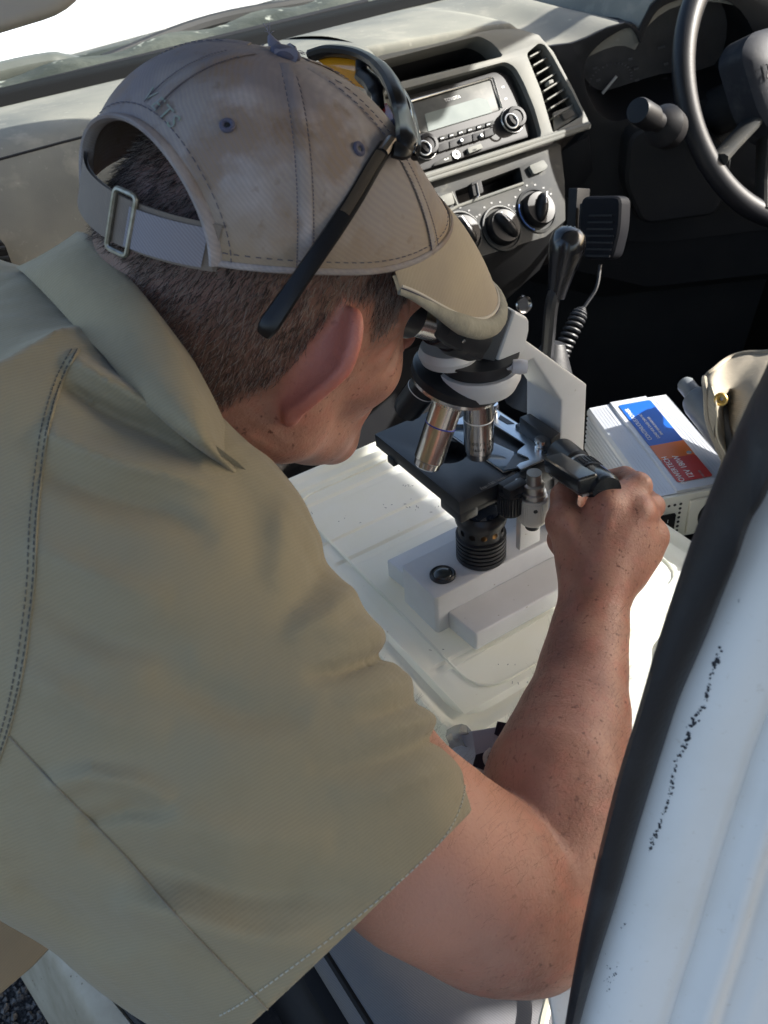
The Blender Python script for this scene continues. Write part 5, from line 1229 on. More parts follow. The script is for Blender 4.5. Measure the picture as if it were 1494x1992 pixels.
at = mb.attributes.new('pale', 'FLOAT', 'POINT'); at.data.foreach_set('value', pale.astype(np.float32))
M_skin = mat('sunned_skin', (.415, .212, .147), .46, sss=.22, noise=(30, (.28, .125, .086), .38, .64), specks=(230, (.18, .075, .052), .63, .72), stain=[(70, (.42, .165, .115), .48, .66, .6), (480, (.22, .095, .07), .60, .72, .5)],
             bump=[(160, .30, .0015), (520, .5, .0009), (1500, .3, .0003)], spec=.42)
nt = M_skin.node_tree; N = nt.nodes; L_ = nt.links; b_ = N['Principled BSDF']
src = b_.inputs['Base Color'].links[0].from_socket; an = N.new('ShaderNodeAttribute'); an.attribute_name = 'scalp'; mx = N.new('ShaderNodeMix'); mx.data_type = 'RGBA'
mm = N.new('ShaderNodeMath'); mm.operation = 'MULTIPLY'; mm.inputs[1].default_value = .72; L_.new(an.outputs['Fac'], mm.inputs[0]); L_.new(mm.outputs[0], mx.inputs[0])
L_.new(src, mx.inputs[6]); mx.inputs[7].default_value = (.075, .050, .042, 1); last = mx.outputs[2]
for an_, col_, amt in (('flush', (.56, .175, .135), .75), ('pale', (.49, .235, .155), .85)):
    an = N.new('ShaderNodeAttribute'); an.attribute_name = an_; mm = N.new('ShaderNodeMath'); mm.operation = 'MULTIPLY'; mm.inputs[1].default_value = amt; L_.new(an.outputs['Fac'], mm.inputs[0])
    mx = N.new('ShaderNodeMix'); mx.data_type = 'RGBA'; L_.new(mm.outputs[0], mx.inputs[0]); L_.new(last, mx.inputs[6]); mx.inputs[7].default_value = (*col_, 1); last = mx.outputs[2]
L_.new(last, b_.inputs['Base Color'])
body = link('body', mb, M_skin, man)
bvh_body = BVHTree.FromPolygons([Vector(v) for v in V_], [tuple(q) for q in F_.tolist()])

# ---- cropped hair: real strands ------------------------------------------
def strands(name, roots, dirs, lens, rad, material, parent, curl=.0):
    n = len(roots); K = 4
    hc = bpy.data.hair_curves.new(name); hc.add_curves([K] * n)
    t = np.linspace(0, 1, K)[None, :, None]
    bend = RNG.normal(size=(n, 3)) * curl
    P = roots[:, None, :] + dirs[:, None, :] * lens[:, None, None] * t + bend[:, None, :] * lens[:, None, None] * t * t
    hc.attributes['position'].data.foreach_set('vector', (P - rootloc(parent)).astype(np.float32).ravel())
    ra = hc.attributes.get('radius') or hc.attributes.new('radius', 'FLOAT', 'POINT')
    ra.data.foreach_set('value', np.tile(rad * np.array([1, .9, .7, .35]), n).astype(np.float32))
    o = link(name, hc, material, parent); return o
def hair_material(name, col, rough=.4):
    return mat(name, col, rough, spec=.35)
tri = F_; cen_ = V_[F_].mean(1); nrm_ = np.cross(V_[F_[:, 2]] - V_[F_[:, 0]], V_[F_[:, 3]] - V_[F_[:, 1]]); nrm_ /= np.linalg.norm(nrm_, axis=1)[:, None] + 1e-12
cl_ = hloc(cen_); outw = cen_ - (HO + HM @ V3(-.005, 0, .03))
flipn = np.sign((nrm_ * outw).sum(1)); 
fm = hm[F_].mean(1); dens = fm ** 1.3 * ((cl_[:, 2] < .085) | (cl_[:, 0] < -.05)) * (cl_[:, 1] > -.03)
idx = RNG.choice(len(F_), size=15000, p=dens / dens.sum())
v_ = cen_ - CC; hx = 747 + CF * (v_ @ RIGHT) / (v_ @ FWD); hy_ = 996 + CF * (v_ @ DOWN) / (v_ @ FWD)
lim = np.interp(hy_, [300, 440, 457, 500, 560, 635, 715, 785, 842], [0, 120, 190, 235, 285, 335, 378, 410, 432])
idx = idx[hx[idx] > lim[idx]]
jit = RNG.normal(size=(len(idx), 3)) * .0007
nn = nrm_[idx] * np.sign((nrm_[idx] * outw[idx]).sum(1))[:, None]
down_ = -HU * .9 - HF * .55
dr = nn * .40 + down_ * .85 + RNG.normal(size=(len(idx), 3)) * .16; dr /= np.linalg.norm(dr, axis=1)[:, None]
ln = np.interp(cl_[idx, 2], [-.05, -.02, .02, .06], [.0022, .004, .0054, .007]) * RNG.uniform(.7, 1.2, len(idx))
grey = RNG.random(len(idx)) < np.interp(cl_[idx, 0], [-.06, .0, .05], [.36, .48, .70])
for msk, nm_, mt_ in ((~grey, 'hair', hair_material('dark_hair', (.030, .021, .018))), (grey, 'grey_hair', hair_material('greying_hair', (.23, .19, .165)))):
    o = strands(nm_, (cen_[idx] + jit)[msk], dr[msk], ln[msk], .00013, mt_, man, .18); tag(o, kind='stuff')
# fine hairs on the forearm
armface = np.where((np.abs(sdf_arm(cen_.astype(np.float32))) < .003) & (cen_[:, 0] > .14) & ((nrm_ @ FWD) < .2))[0]
idx = RNG.choice(armface, 2200); ax_ = unit(WR - EL)
dr = nrm_[idx] * .35 + ax_ * .8 + RIGHT * .25 + RNG.normal(size=(len(idx), 3)) * .2; dr /= np.linalg.norm(dr, axis=1)[:, None]
o = strands('arm_hair', cen_[idx], dr, RNG.uniform(.003, .008, len(idx)), .000035, hair_material('fine_brown_hair', (.07, .04, .025)), man, .3); tag(o, kind='stuff')

# ---- shirt -------------------------------------------------------------------
M_shirt = mat('olive_khaki_drill', (.272, .222, .128), .82, noise=(5, (.24, .205, .13), .4, .62), twill=(.0017, (.175, .145, .09), .26, RIGHT * .45 + DOWN * .9), bump=[(28, .35, .004), (85, .35, .0016), (1400, .3, .0002)], sheen=.15, stain=[(38, (.23, .185, .105), .52, .66, .35)])
HC_ = U(672, 1765, .505); SP = U(130, 1010, .480)
AXs = unit(HC_ - SP); LA = np.linalg.norm(HC_ - SP)
Bd = unit(-FWD - AXs * (-FWD @ AXs)); Ad = np.cross(AXs, Bd); Ad = Ad if Ad @ RIGHT > 0 else -Ad
def cone_ell(p, s0, s1, ra, rb, grow=0.0, table=None):
    q = p - SP.astype(np.float32); t = (q @ AXs.astype(np.float32)) / LA; a = q @ Ad.astype(np.float32); b = q @ Bd.astype(np.float32)
    tt = np.clip(t, s0, s1)
    T = np.array(table); A_ = np.interp(tt, T[:, 0], T[:, 1]) + grow; B_ = np.interp(tt, T[:, 0], T[:, 2]) + grow; ca = np.interp(tt, T[:, 0], T[:, 3]); cb = np.interp(tt, T[:, 0], T[:, 4])
    aa = (a - ca) / A_; bb = (b - cb) / B_; k0 = np.sqrt(aa ** 2 + bb ** 2) + 1e-6
    k1 = np.sqrt((aa / A_) ** 2 + (bb / B_) ** 2) + 1e-6
    return k0 * (k0 - 1) / k1, t
#      t     half-width  half-depth  centre offsets
SLT = [(-.35, .065, .072, -.02, -.02), (0, .098, .086, -.016, -.012), (.25, .103, .090, -.010, -.006), (.5, .106, .087, -.008, -.003), (.75, .102, .080, -.010, 0), (1.0, .089, .072, -.005, 0), (1.25, .084, .068, -.004, 0)]
def hem_plane(p):
    # cloth ends at the hem: plane across the sleeve
    return (p - HEM0.astype(np.float32)) @ HEMN.astype(np.float32)
h1, h2, h3 = U(936, 1556, .525), U(458, 2012, .515), U(708, 1786, .43)
HEM0 = h1; HEMN = unit(np.cross(h2 - h1, h3 - h1)); HEMN = HEMN if HEMN @ AXs > 0 else -HEMN
CREASE = [  # cloth creases: line, depth (+ hollow, - ridge), half width in px at the cloth
    ([(905, 1440), (840, 1440), (740, 1475), (600, 1505)], .0060, 26), ([(880, 1395), (810, 1405), (700, 1425)], -.0050, 24), ([(925, 1500), (860, 1500), (760, 1530), (640, 1550)], -.0035, 26),
    ([(775, 1262), (735, 1275), (660, 1310), (590, 1325)], .0075, 18), ([(775, 1225), (720, 1220), (620, 1240)], -.0050, 24), ([(800, 1315), (745, 1330), (650, 1370)], -.0045, 20), ([(830, 1355), (770, 1370), (690, 1395)], .0045, 16),
    ([(200, 1630), (300, 1685), (450, 1725), (620, 1742), (780, 1732)], .0052, 42), ([(110, 1530), (180, 1505), (260, 1520), (330, 1560)], -.0045, 26), ([(170, 1590), (250, 1570), (330, 1590)], .0040, 18),
    ([(250, 1760), (360, 1800), (520, 1830), (640, 1840)], -.0050, 36), ([(60, 1740), (150, 1790), (260, 1850)], .0025, 34), ([(330, 1600), (480, 1630), (650, 1640)], -.0035, 46),
    ([(150, 700), (230, 745), (310, 800), (372, 850)], -.0050, 20), ([(130, 760), (210, 800), (300, 850), (390, 905)], .0055, 22), ([(110, 850), (200, 880), (320, 925), (440, 965)], -.0042, 26),
    ([(100, 930), (200, 960), (310, 1000), (420, 1060)], .0040, 30), ([(450, 920), (490, 1010), (500, 1120)], .0014, 36), ([(550, 990), (560, 1060), (530, 1150)], -.0020, 32), ([(640, 1085), (600, 1150), (530, 1210)], .0020, 28), ([(690, 1140), (640, 1200), (560, 1250)], -.0024, 28),
    ([(90, 1080), (200, 1120), (330, 1180)], -.0030, 34), ([(80, 1180), (220, 1240), (380, 1290)], .0030, 40), ([(330, 1330), (470, 1380), (600, 1400)], .0028, 44), ([(60, 1330), (190, 1390), (330, 1430)], -.0028, 40)]
def folds(p):
    v = p - CC.astype(np.float32); w = np.maximum(v @ FWD.astype(np.float32), .2); X = 747 + CF * (v @ RIGHT.astype(np.float32)) / w; Y = 996 + CF * (v @ DOWN.astype(np.float32)) / w
    X = X + 5 * np.sin(Y * .031) ; Y = Y + 6 * np.sin(X * .023)
    f = .0026 * sm_noise(p, 15, 3) + .0016 * sm_noise(p, 46, 5) + .0007 * sm_noise(p, 110, 8)
    for ci_, (line, amp, wd) in enumerate(CREASE):
        amp = amp * (.55 if ci_ < 7 and ci_ != 3 else .8 if ci_ == 3 else 1.35 if ci_ >= 13 else 1.1)
        best = np.full(len(p), 1e9, np.float32); n_ = len(line) - 1; amt = np.zeros(len(p), np.float32)
        for i in range(n_):
            ax, ay = line[i]; bx, by = line[i + 1]; dx, dy = bx - ax, by - ay
            t = np.clip(((X - ax) * dx + (Y - ay) * dy) / (dx * dx + dy * dy), 0, 1); d2 = (X - ax - t * dx) ** 2 + (Y - ay - t * dy) ** 2
            s_ = (i + t) / n_; better = d2 < best; best = np.where(better, d2, best); amt = np.where(better, np.maximum(np.sin((.18 + s_ * .82) * pi), 0) ** .6, amt)
        f += 1.35 * amp * amt * np.exp(-best / (wd * wd * .72))
    return f.astype(np.float32)
def sdf_shirt_out(p, g=0.0):
    d, t = cone_ell(p, -.3, 1.3, 0, 0, g, SLT)
    d = np.maximum(d, -(t + .3) * LA)
    tor = chain(p, [NK1, U(120, 900, .57), SH], [.053 + g, .062 + g, .050 + g], .05); tor = smin(tor, rcone(p, U(60, 980, .58), V3(-.35, .52, 1.02), .115 + g, .13 + g), .05)
    tor = smin(tor, rcone(p, U(110, 690, .605), U(-220, 700, .66), .050 + g, .095 + g), .04)
    tor = smin(tor, rcone(p, U(320, 960, .545), U(400, 1050, .530), .030 + g, .050 + g), .05)
    d = smin(d, tor, .045)
    low = chain(p, [U(40, 1560, .500), U(330, 1830, .520), U(470, 1930, .530)], [.052 + g, .030 + g, .024 + g], .03)
    d = smin(d, low, .05)
    return d
def sdf_shirt(p):
    d = sdf_shirt_out(p) + folds(p)
    # neck opening
    inner = sdf_shirt_out(p, -.0065) + folds(p)
    hp_ = hem_plane(p)
    d = np.maximum(d, hp_)
    # hollow the sleeve from the hem end so that the arm comes out of an open cuff
    hollow = np.maximum(inner, -(hp_ + .10))
    d = np.maximum(d, -hollow)
    nk = rcone(p, NK0 + (NK0 - NK1) * .6, NK1 - (NK0 - NK1) * .10, .070, .078); d = smax(d, -nk, .006)
    return d
V2, F2 = surfnet('shirt', sdf_shirt, (-.12, .13, .86), (.42, .80, 1.52), .0025, margin=1.6)
ms = np_mesh('shirt', V2, F2, MO); shirt = link('shirt', ms, M_shirt, man)
bvh_shirt = BVHTree.FromPolygons([Vector(v) for v in V2], [tuple(q) for q in F2.tolist()])
def onmesh(bvh, pts, off=.0, sub=6):
    out = []
    for q in (crspline([V3(a, b, 0) for a, b in pts], sub) if sub else [V3(a, b, 0) for a, b in pts]):
        P, N_ = hit(bvh, q[0], q[1])
        if P is None: continue
        if N_ @ FWD > 0: N_ = -N_
        out.append(P + N_ * off)
    return out
M_thread_d = mat('dark_thread', (.09, .085, .075), .8); M_thread_l = mat('pale_thread', (.42, .40, .33), .8)
M_shirtseam = mat('seam_shade', (.20, .18, .135), .85)
def stitches(name, pts, bvh, material, parent, every=2, length=.6, r=.00032, off=.0003, sub=40):
    P = onmesh(bvh, pts, off, sub); g = G(); acc = 0; L = .0032
    if len(P) < 3: return
    d = [0]
    for a, b in zip(P[:-1], P[1:]): d.append(d[-1] + np.linalg.norm(b - a))
    D = np.array(d); PP = np.array(P)
    for s in np.arange(0, d[-1] - L, L):
        a = V3(*[np.interp(s, D, PP[:, k]) for k in range(3)]); b = V3(*[np.interp(s + L * length, D, PP[:, k]) for k in range(3)]); g.tube([a, b], r, 5)
    o = g.obj(name, material, parent); tag(o, kind='stuff'); return o
def welt(name, pts, bvh, r, material, parent, sub=10, sc=(1, .5), off=0):
    P = onmesh(bvh, pts, off, sub)
    if len(P) < 3: return None
    g = G(); g.tube(P, r, 8, up=-FWD, sc=sc); return g.obj(name, material, parent)
YOKE = [(150, 680), (118, 740), (92, 830), (78, 920), (68, 1020), (64, 1120), (52, 1230), (36, 1330), (14, 1420), (-10, 1490)]
stitches('yoke_stitching', YOKE, bvh_shirt, M_thread_d, shirt); stitches('yoke_stitching', [(x - 11, y) for x, y in YOKE], bvh_shirt, M_thread_d, shirt)
welt('yoke_seam', [(x + 5, y) for x, y in YOKE], bvh_shirt, .0011, M_shirt, shirt, sc=(1, .35))
welt('sleeve_seam', [(18, 1432), (120, 1540), (230, 1650), (330, 1765), (430, 1870), (520, 1962)], bvh_shirt, .0011, M_shirtseam, shirt)
stitches('hem_stitching', [(x - 8, y - 12) for x, y in ((914, 1530), (905, 1575), (885, 1620), (850, 1665), (790, 1722), (720, 1782), (640, 1845), (560, 1905), (480, 1962), (430, 1990))], bvh_shirt, M_thread_l, shirt, r=.0004)
# collar: a turned-over band round the neck, with thickness
ci = [(150, 450, .615), (172, 457, .600), (212, 500, .570), (268, 560, .540), (318, 635, .515), (362, 715, .502), (396, 785, .500), (418, 842, .506), (440, 880, .520)]
cm_ = [(90, 490, .600), (112, 510, .575), (165, 560, .545), (225, 620, .512), (275, 690, .490), (325, 755, .482), (372, 815, .486), (402, 858, .497), (430, 890, .514)]
co_ = [(30, 520, .590), (50, 535, .572), (95, 580, .545), (150, 640, .512), (200, 690, .492), (265, 770, .486), (330, 830, .488), (378, 868, .497), (420, 898, .514)]
def sdepth(px, py, dflt):
    P, N_ = hit(bvh_shirt, px, py)
    return dflt if P is None else float((P - CC) @ FWD)
def smoothd(v):
    v = np.array(v, float); c = np.polyfit(np.arange(len(v)), v, 3); return np.polyval(c, np.arange(len(v)))
def row(a, off, dd=None):
    d = smoothd([sdepth(x, y, z) for x, y, z in a]) if dd is None else dd
    return crspline([U(x, y, min(q, z + .02) + off) for (x, y, z), q in zip(a, d)], 6), d
dsh = smoothd([min(sdepth(x, y, z), z) for x, y, z in co_])
lift = np.array([.030, .026, .018, .010, .004, 0, 0, 0, 0])
r2, _ = row(co_, -.004, dsh - lift * .3); r1, _ = row(cm_, -.013, dsh + .002 - lift); r0, _ = row(ci, -.003, dsh + .012 - lift)
for r_ in (r0, r1, r2):
    e_ = r_[-1]; r_ += [e_ + RIGHT * .005 + DOWN * .006 + FWD * .012, e_ + RIGHT * .010 + DOWN * .010 + FWD * .035]
rows = []
for s in np.linspace(0, 1, 12):
    rows.append([(p * (1 - s) ** 2 + (2 * q - .5 * p - .5 * w) * 2 * s * (1 - s) + w * s * s) for p, q, w in zip(r0, r1, r2)])
inner_ = [p + FWD * .030 + DOWN * .006 for p in r0]
rows = [[p + FWD * .05 for p in r0], [p + FWD * .022 for p in r0], [p + FWD * .004 - RIGHT * .000 for p in r0]] + rows + [[p + FWD * .003 for p in r2], [p + FWD * .004 + RIGHT * .01 for p in r2]]
g = G(); g.grid(rows); collar = g.obj('collar', M_shirt, shirt, ang=80)
# hanging front of the shirt, below and behind the arm
q_ = [(-60, 1640), (60, 1720), (112, 1830), (60, 1885), (-10, 1945), (-120, 2010)]
g = G(); g.prism([U(a, b, .74 + .0002 * (a + 60)) for a, b in q_], FWD * .02); g.obj('shirt_tail', mat('shaded_brown_drill', (.21, .165, .10), .85, twill=(.0019, (.15, .12, .08), .4, RIGHT + DOWN), noise=(9, (.18, .14, .085))), man, bevel=.004)  # same cloth as the shirt; its shade is put into a darker brown
# trousers and boots (outside the doorway, mostly out of the picture)
for s in (-1, 1):
    g = G(); g.tube([V3(-.50, .52 + s * .10, 1.02), V3(-.44, .55 + s * .12, .55), V3(-.47, .56 + s * .13, .10)], [.10, .075, .06], 16); g.obj('trouser_leg', MATS['shaded_brown_drill'], man)
    g = G(); g.ball(V3(-.42, .56 + s * .13, .045), (.14, .05, .05)); g.obj('boot', M_black, man)

# ---- cap -----------------------------------------------------------------------
M_cap = mat('faded_cotton_twill', (.250, .229, .224), .88, twill=(.0019, (.18, .163, .185), .28, (HF * .3 + HU * .75 + HR * .45)), noise=(9, (.285, .24, .205), .40, .62),
            stain=[(14, (.40, .37, .375), .50, .60, .75), (9, (.15, .132, .145), .50, .62, .85), (22, (.20, .14, .095), .54, .64, .8), (60, (.15, .105, .075), .60, .68, .6)], bump=[(1200, .25, .0002), (40, .2, .002)])
M_capb = mat('tan_brim_twill', (.36, .30, .215), .85, twill=(.0018, (.29, .24, .17), .25, (HF + HR)), noise=(16, (.30, .25, .19), .4, .65), bump=[(1000, .25, .0002)])
M_edge = mat('worn_felt_edge', (.215, .205, .165), .95, bump=[(300, .7, .001)], noise=(60, (.29, .275, .22)))
C0 = (-.010, .0); PROT = -.20
def cap_base(th):      # height of the lower edge round the head, head frame; th = 0 front, + toward the man's right
    c = cos(th); return .0675 + .004 * c + .007 * (c > 0) * c * c - .012 * (c < 0) * c * c * 1.0 + .006 * c * c * (c > 0)
def capP(th, v, off=0.0):
    """v 0 lower edge .. 1 crown"""
    rf, rb, rs = .113, .108, .0905
    c, s = cos(th), sin(th); R = 1 / sqrt((c / (rf if c > 0 else rb)) ** 2 + (s / rs) ** 2)
    ub = cap_base(th); ut = .1485
    q = max(0.0, 1 - v ** 2.15) ** (1 / 2.0)
    # six-panel faceting
    fac = 1 - .005 * abs(sin(3 * (th - PROT))) * sin(pi * min(1, v * 1.1))
    slump = -.019 * max(0, c) ** 1.5 * sin(pi * v)
    x = R * q * fac + off * q; 
    hgt = ub + (ut - ub) * v + off * v
    shift = -.020 * v
    return hw(C0[0] + c * (x + slump) + shift, s * x, hgt)
HOLE_H, HOLE_W = .060, .058
def in_hole(th, v):
    a = abs(((th - PROT) % (2 * pi)) - pi)
    lat = a * .100; hgt = v * .105
    return (hgt > .020 or True) and (lat / HOLE_W * 1.0) ** 2 * 1.0 + (max(0, hgt) / HOLE_H) ** 2 < 1.0 if lat < HOLE_W else False
NT, NV = 240, 70
Vv = []; Ff = []
vs_ = [(k / NV) ** .85 for k in range(NV + 1)]
for j in range(NV + 1):
    for i in range(NT): Vv.append(capP(2 * pi * i / NT, min(.9995, vs_[j])))
for j in range(NV):
    for i in range(NT):
        th = 2 * pi * (i + .5) / NT; v = (vs_[j] + vs_[j + 1]) / 2
        if in_hole(th, v): continue
        Ff.append((j * NT + i, j * NT + (i + 1) % NT, (j + 1) * NT + (i + 1) % NT, (j + 1) * NT + i))
Vv.append(capP(0, 1.0)); 
for i in range(NT): Ff.append((NV * NT + i, NV * NT + (i + 1) % NT, len(Vv) - 1))
g = G(); g.add(Vv, Ff); cap = g.obj('cap', M_cap, man, ang=80)
vz = np.array([hloc(Vector(v.co) + Vector(MO))[2] for v in cap.data.vertices]); vf = np.array([hloc(Vector(v.co) + Vector(MO))[0] for v in cap.data.vertices])
at = cap.data.attributes.new('band', 'FLOAT', 'POINT'); at.data.foreach_set('value', np.clip(1.15 - (vz - .060) / .042 + .25 * np.clip(vf / .1, 0, 1), 0, 1).astype(np.float32))
nt = M_cap.node_tree; N = nt.nodes; L_ = nt.links; b_ = N['Principled BSDF']; src = b_.inputs['Base Color'].links[0].from_socket
an = N.new('ShaderNodeAttribute'); an.attribute_name = 'band'; no_ = N.new('ShaderNodeTexNoise'); no_.inputs['Scale'].default_value = 26; no_.inputs['Detail'].default_value = 5
tc_n = N.new('ShaderNodeTexCoord'); L_.new(tc_n.outputs['Object'], no_.inputs['Vector']); mm = N.new('ShaderNodeMath'); mm.operation = 'MULTIPLY'; L_.new(an.outputs['Fac'], mm.inputs[0]); L_.new(no_.outputs['Fac'], mm.inputs[1])
m2 = N.new('ShaderNodeMath'); m2.operation = 'MULTIPLY'; m2.use_clamp = True; L_.new(mm.outputs[0], m2.inputs[0]); m2.inputs[1].default_value = 1.35
mx = N.new('ShaderNodeMix'); mx.data_type = 'RGBA'; L_.new(m2.outputs[0], mx.inputs[0]); L_.new(src, mx.inputs[6]); mx.inputs[7].default_value = (.30, .225, .145, 1); L_.new(mx.outputs[2], b_.inputs['Base Color'])
sol = cap.modifiers.new('thick', 'SOLIDIFY'); sol.thickness = .0016; sol.offset = -1
bvh_cap = BVHTree.FromPolygons([Vector(v) for v in Vv], Ff)
# rim binding round the arch and along the lower edge
arch = []
for k in range(41):
    a = pi * k / 40; lat = HOLE_W * cos(a); hh = HOLE_H * sin(a); arch.append(capP(PROT + pi + lat / .100, max(0, hh) / .105, .0006))
g = G(); g.tube(arch, .0042, 10, sc=(1.0, .45), up=-HF); g.obj('arch_binding', M_cap, cap)
a0 = HOLE_W / .100
def edge(th0, th1, n=80, v=0.0, off=.0): return [capP(t, v, off) for t in np.linspace(th0, th1, n)]
g = G(); g.tube(edge(PROT + pi + a0, PROT + 2 * pi + pi - a0, 140, .010, .0002), .0019, 8, sc=(1, 1)); g.obj('lower_binding', M_cap, cap)
# panel seams with twin stitch lines
for k, th in enumerate((0, pi / 3, 2 * pi / 3, pi, -2 * pi / 3, -pi / 3)):
    th += PROT
    t0 = .0 if k != 3 else .66
    vv = np.linspace(t0, .985, 60)
    g = G(); P = [capP(th, v, .0004) for v in vv]; g.tube(P, .0036, 10, up=unit(np.cross(P[0] - P[-1], P[len(P) // 2] - HO)), sc=(1, .14)); g.obj('panel_seam', M_cap, cap)
    for s in (-1, 1):
        g = G()
        for a, b in zip(np.linspace(t0, .96, 46)[:-1], np.linspace(t0, .96, 46)[1:]):
            dth = s * .0042 / .09 * 1.0 / max(.25, sqrt(max(.02, 1 - a ** 2.3)))
            g.tube([capP(th + dth, a, .0012), capP(th + dth, a + (b - a) * .62, .0009)], .00030, 4)
        o = g.obj('seam_stitching', mat('navy_thread', (.085, .08, .105), .8), cap); tag(o, kind='stuff')
g = G()
for k in range(90):
    t = PROT + pi + a0 + (2 * pi - 2 * a0) * k / 90; g.tube([capP(t, .075, .0008), capP(t + .028, .075, .0006)], .00028, 4)
for k in range(40):
    a = pi * k / 40; f_ = 1.13; lat = HOLE_W * f_ * cos(a); hh = HOLE_H * f_ * sin(a); lat2 = HOLE_W * f_ * cos(a + .05); hh2 = HOLE_H * f_ * sin(a + .05)
    g.tube([capP(PROT + pi + lat / .100, hh / .105, .0009), capP(PROT + pi + lat2 / .100, hh2 / .105, .0007)], .00028, 4)
tag(g.obj('edge_stitching', MATS['navy_thread'], cap), kind='stuff')
# eyelets
for th in (pi / 2 + PROT, pi / 6 + PROT, pi / 2 + pi / 3 + PROT):
    c_ = capP(th, .70, .0006); n_ = unit(capP(th, .70, .02) - capP(th, .70, 0)); q1 = unit(np.cross(n_, HU)); q2 = np.cross(n_, q1)
    g = G(); g.tube([c_ + (q1 * cos(t) + q2 * sin(t)) * .0027 for t in np.linspace(0, 2 * pi, 20, endpoint=False)], .0013, 8, closed=True); e_ = g.obj('eyelet', mat('navy_eyelet_thread', (.075, .075, .115), .85, bump=[(900, .6, .0004)]), cap)
    g = G(); g.lathe([(.0024, 0), (0, .0003)], c_, n_, 12); g.obj('eyelet_hole', M_ink, cap)
# button with a frayed end
bt = capP(0, .9995) + HM @ V3(0, 0, .001)
g = G(); g.ball(bt, (.0085, .0085, .0038), HM.T); btn = g.obj('cap_button', MATS['navy_eyelet_thread'], cap)
g = G(); lp_ = [U(540, 96, .590), U(533, 88, .589), U(528, 78, .588), U(524, 68, .588), U(520, 58, .588)]
g.tube([bt] + lp_[:4], [.0045, .0052, .004, .0026, .0012], 8, sc=(1, .5)); g.obj('frayed_tab', mat('faded_navy', (.17, .17, .225), .9, bump=[(600, .6, .0006)]), cap)
g = G(); g.tube([bt + HM @ V3(-.008, .002, 0), bt + HM @ V3(.0, .008, .001), U(562, 99, .585), U(575, 100, .583)], [.002, .0042, .0045, .0028], 8, sc=(1, .6)); g.obj('frayed_tab', MATS['faded_navy'], cap)
for k in range(9):
    g = G(); a = lp_[3] if k < 5 else U(575, 100, .583); d_ = unit(RNG.normal(size=3) * .5 + (-DOWN if k < 5 else RIGHT)); g.tube(crspline([a, a + d_ * .003, a + d_ * .006 + RNG.normal(size=3) * .0015], 3), .0002, 4); tag(g.obj('frayed_thread', MATS['faded_navy'], cap), kind='stuff')
# faded green lettering on the back panel
for i, ch in enumerate('VETS'):
    P, N_ = hit(bvh_cap, 293 + 15 * i, 188 + 17 * i)
    if P is not None:
        if N_ @ FWD > 0: N_ = -N_
        xd = unit((RIGHT * .66 + DOWN * .75) - N_ * ((RIGHT * .66 + DOWN * .75) @ N_)); ud_ = np.cross(N_, xd)
        text('faded_lettering', ch, P + N_ * .0009, xd, ud_, .0105, mat('faded_green_thread', (.20, .26, .21), .9, noise=(400, (.22, .22, .22), .4, .6)), cap, .0002)
# strap across the back and its buckle
th_ = np.linspace(PROT + pi - a0 - .01, PROT + pi + a0 + .01, 30)
def strap(t, v): return hw(*(hloc(capP(t, .0)) + V3(-.004 * cos(t - pi) * 1, 0, v)))
g = G(); rows = [[strap(t, v) + (strap(t, v) - HO) * .012 * 0 for t in th_] for v in (-.004, .004, .010, .016, .021)]
rows2 = [[p - HF * -.0022 for p in r] for r in rows]; g.grid(rows); g.grid(rows2); stp = g.obj('strap', mat('tan_strap', (.20, .165, .135), .88, twill=(.0018, (.15, .125, .10), .3, (HU + HR)), noise=(30, (.16, .13, .11)), bump=[(900, .3, .0002)]), cap, ang=80)
t0 = PROT + pi - .10; 
g = G(); bx = [strap(t0 + dt, dv) - HF * .0016 for dt, dv in ((-.065, -.0075), (.065, -.0075), (.065, .0245), (-.065, .0245))]
bxo = roundpoly(bx, .003, 4); g.tube(bxo, .0016, 8, closed=True); g.obj('buckle', mat('old_brass_buckle', (.32, .31, .28), .42, .9, noise=(200, (.20, .19, .15))), cap)
g = G(); pt = [strap(t, .0085) - HF * .0022 for t in np.linspace(PROT + pi - .6, PROT + pi, 14)]
rows = [[strap(t, v) - HF * .0022 for t in np.linspace(PROT + pi - a0 + .03, PROT + pi - .14, 16)] for v in (-.0025, .008, .0185)]; g.grid(rows)
g.obj('strap_end', mat('bleached_strap', (.19, .18, .20), .85, twill=(.0014, (.30, .29, .33), .4, (HU + HR)), bump=[(900, .3, .0002)]), cap)
# brim
def brimP(s, t, du=0.0):
    """s -1..1 across, t 0..1 outward"""
    th = .20 + s * radians(60); base_ = hloc(capP(th, .02)); 
    L = .076 * (1 - abs(s) ** 2.4) ** .6 + .003
    f = base_[0] + L * t * (1.0) ; r = base_[1] * (1 - .10 * t * (1 - abs(s)) ) ; u = base_[2] - (.040 * t + .022 * t * t) * (1 - abs(s) ** 3) - .010 * s * s * t + du - .004 * s * s
    return hw(f, r, u)
ss = np.sin(np.linspace(-pi / 2, pi / 2, 49)) * .995
tt_ = np.linspace(0, 1, 14)
g = G(); g.grid([[brimP(s, t, .0016) for s in ss] for t in tt_]); brim = g.obj('brim', M_capb, cap, ang=80)
g = G(); g.grid([[brimP(s, t, -.0022) for s in ss] for t in tt_]); g.obj('brim_underside', M_edge, cap, ang=80)
g = G(); g.tube([brimP(s, 1.0, -.0006) for s in ss], [.0070 * min(1, .25 + 3 * (1 - abs(s))) for s in ss], 12, sc=(1, .85)); g.obj('brim_edge', M_edge, cap)
g = G(); g.tube([brimP(s, .93, .0022) for s in ss[1:-1]], .0010, 6); g.obj('brim_piping', mat('pale_piping', (.46, .42, .36), .7), cap)
g = G(); g.tube([brimP(s, .955, .0016) for s in ss[1:-1]], .0008, 6); g.obj('brim_seam', MATS['navy_thread'], cap)

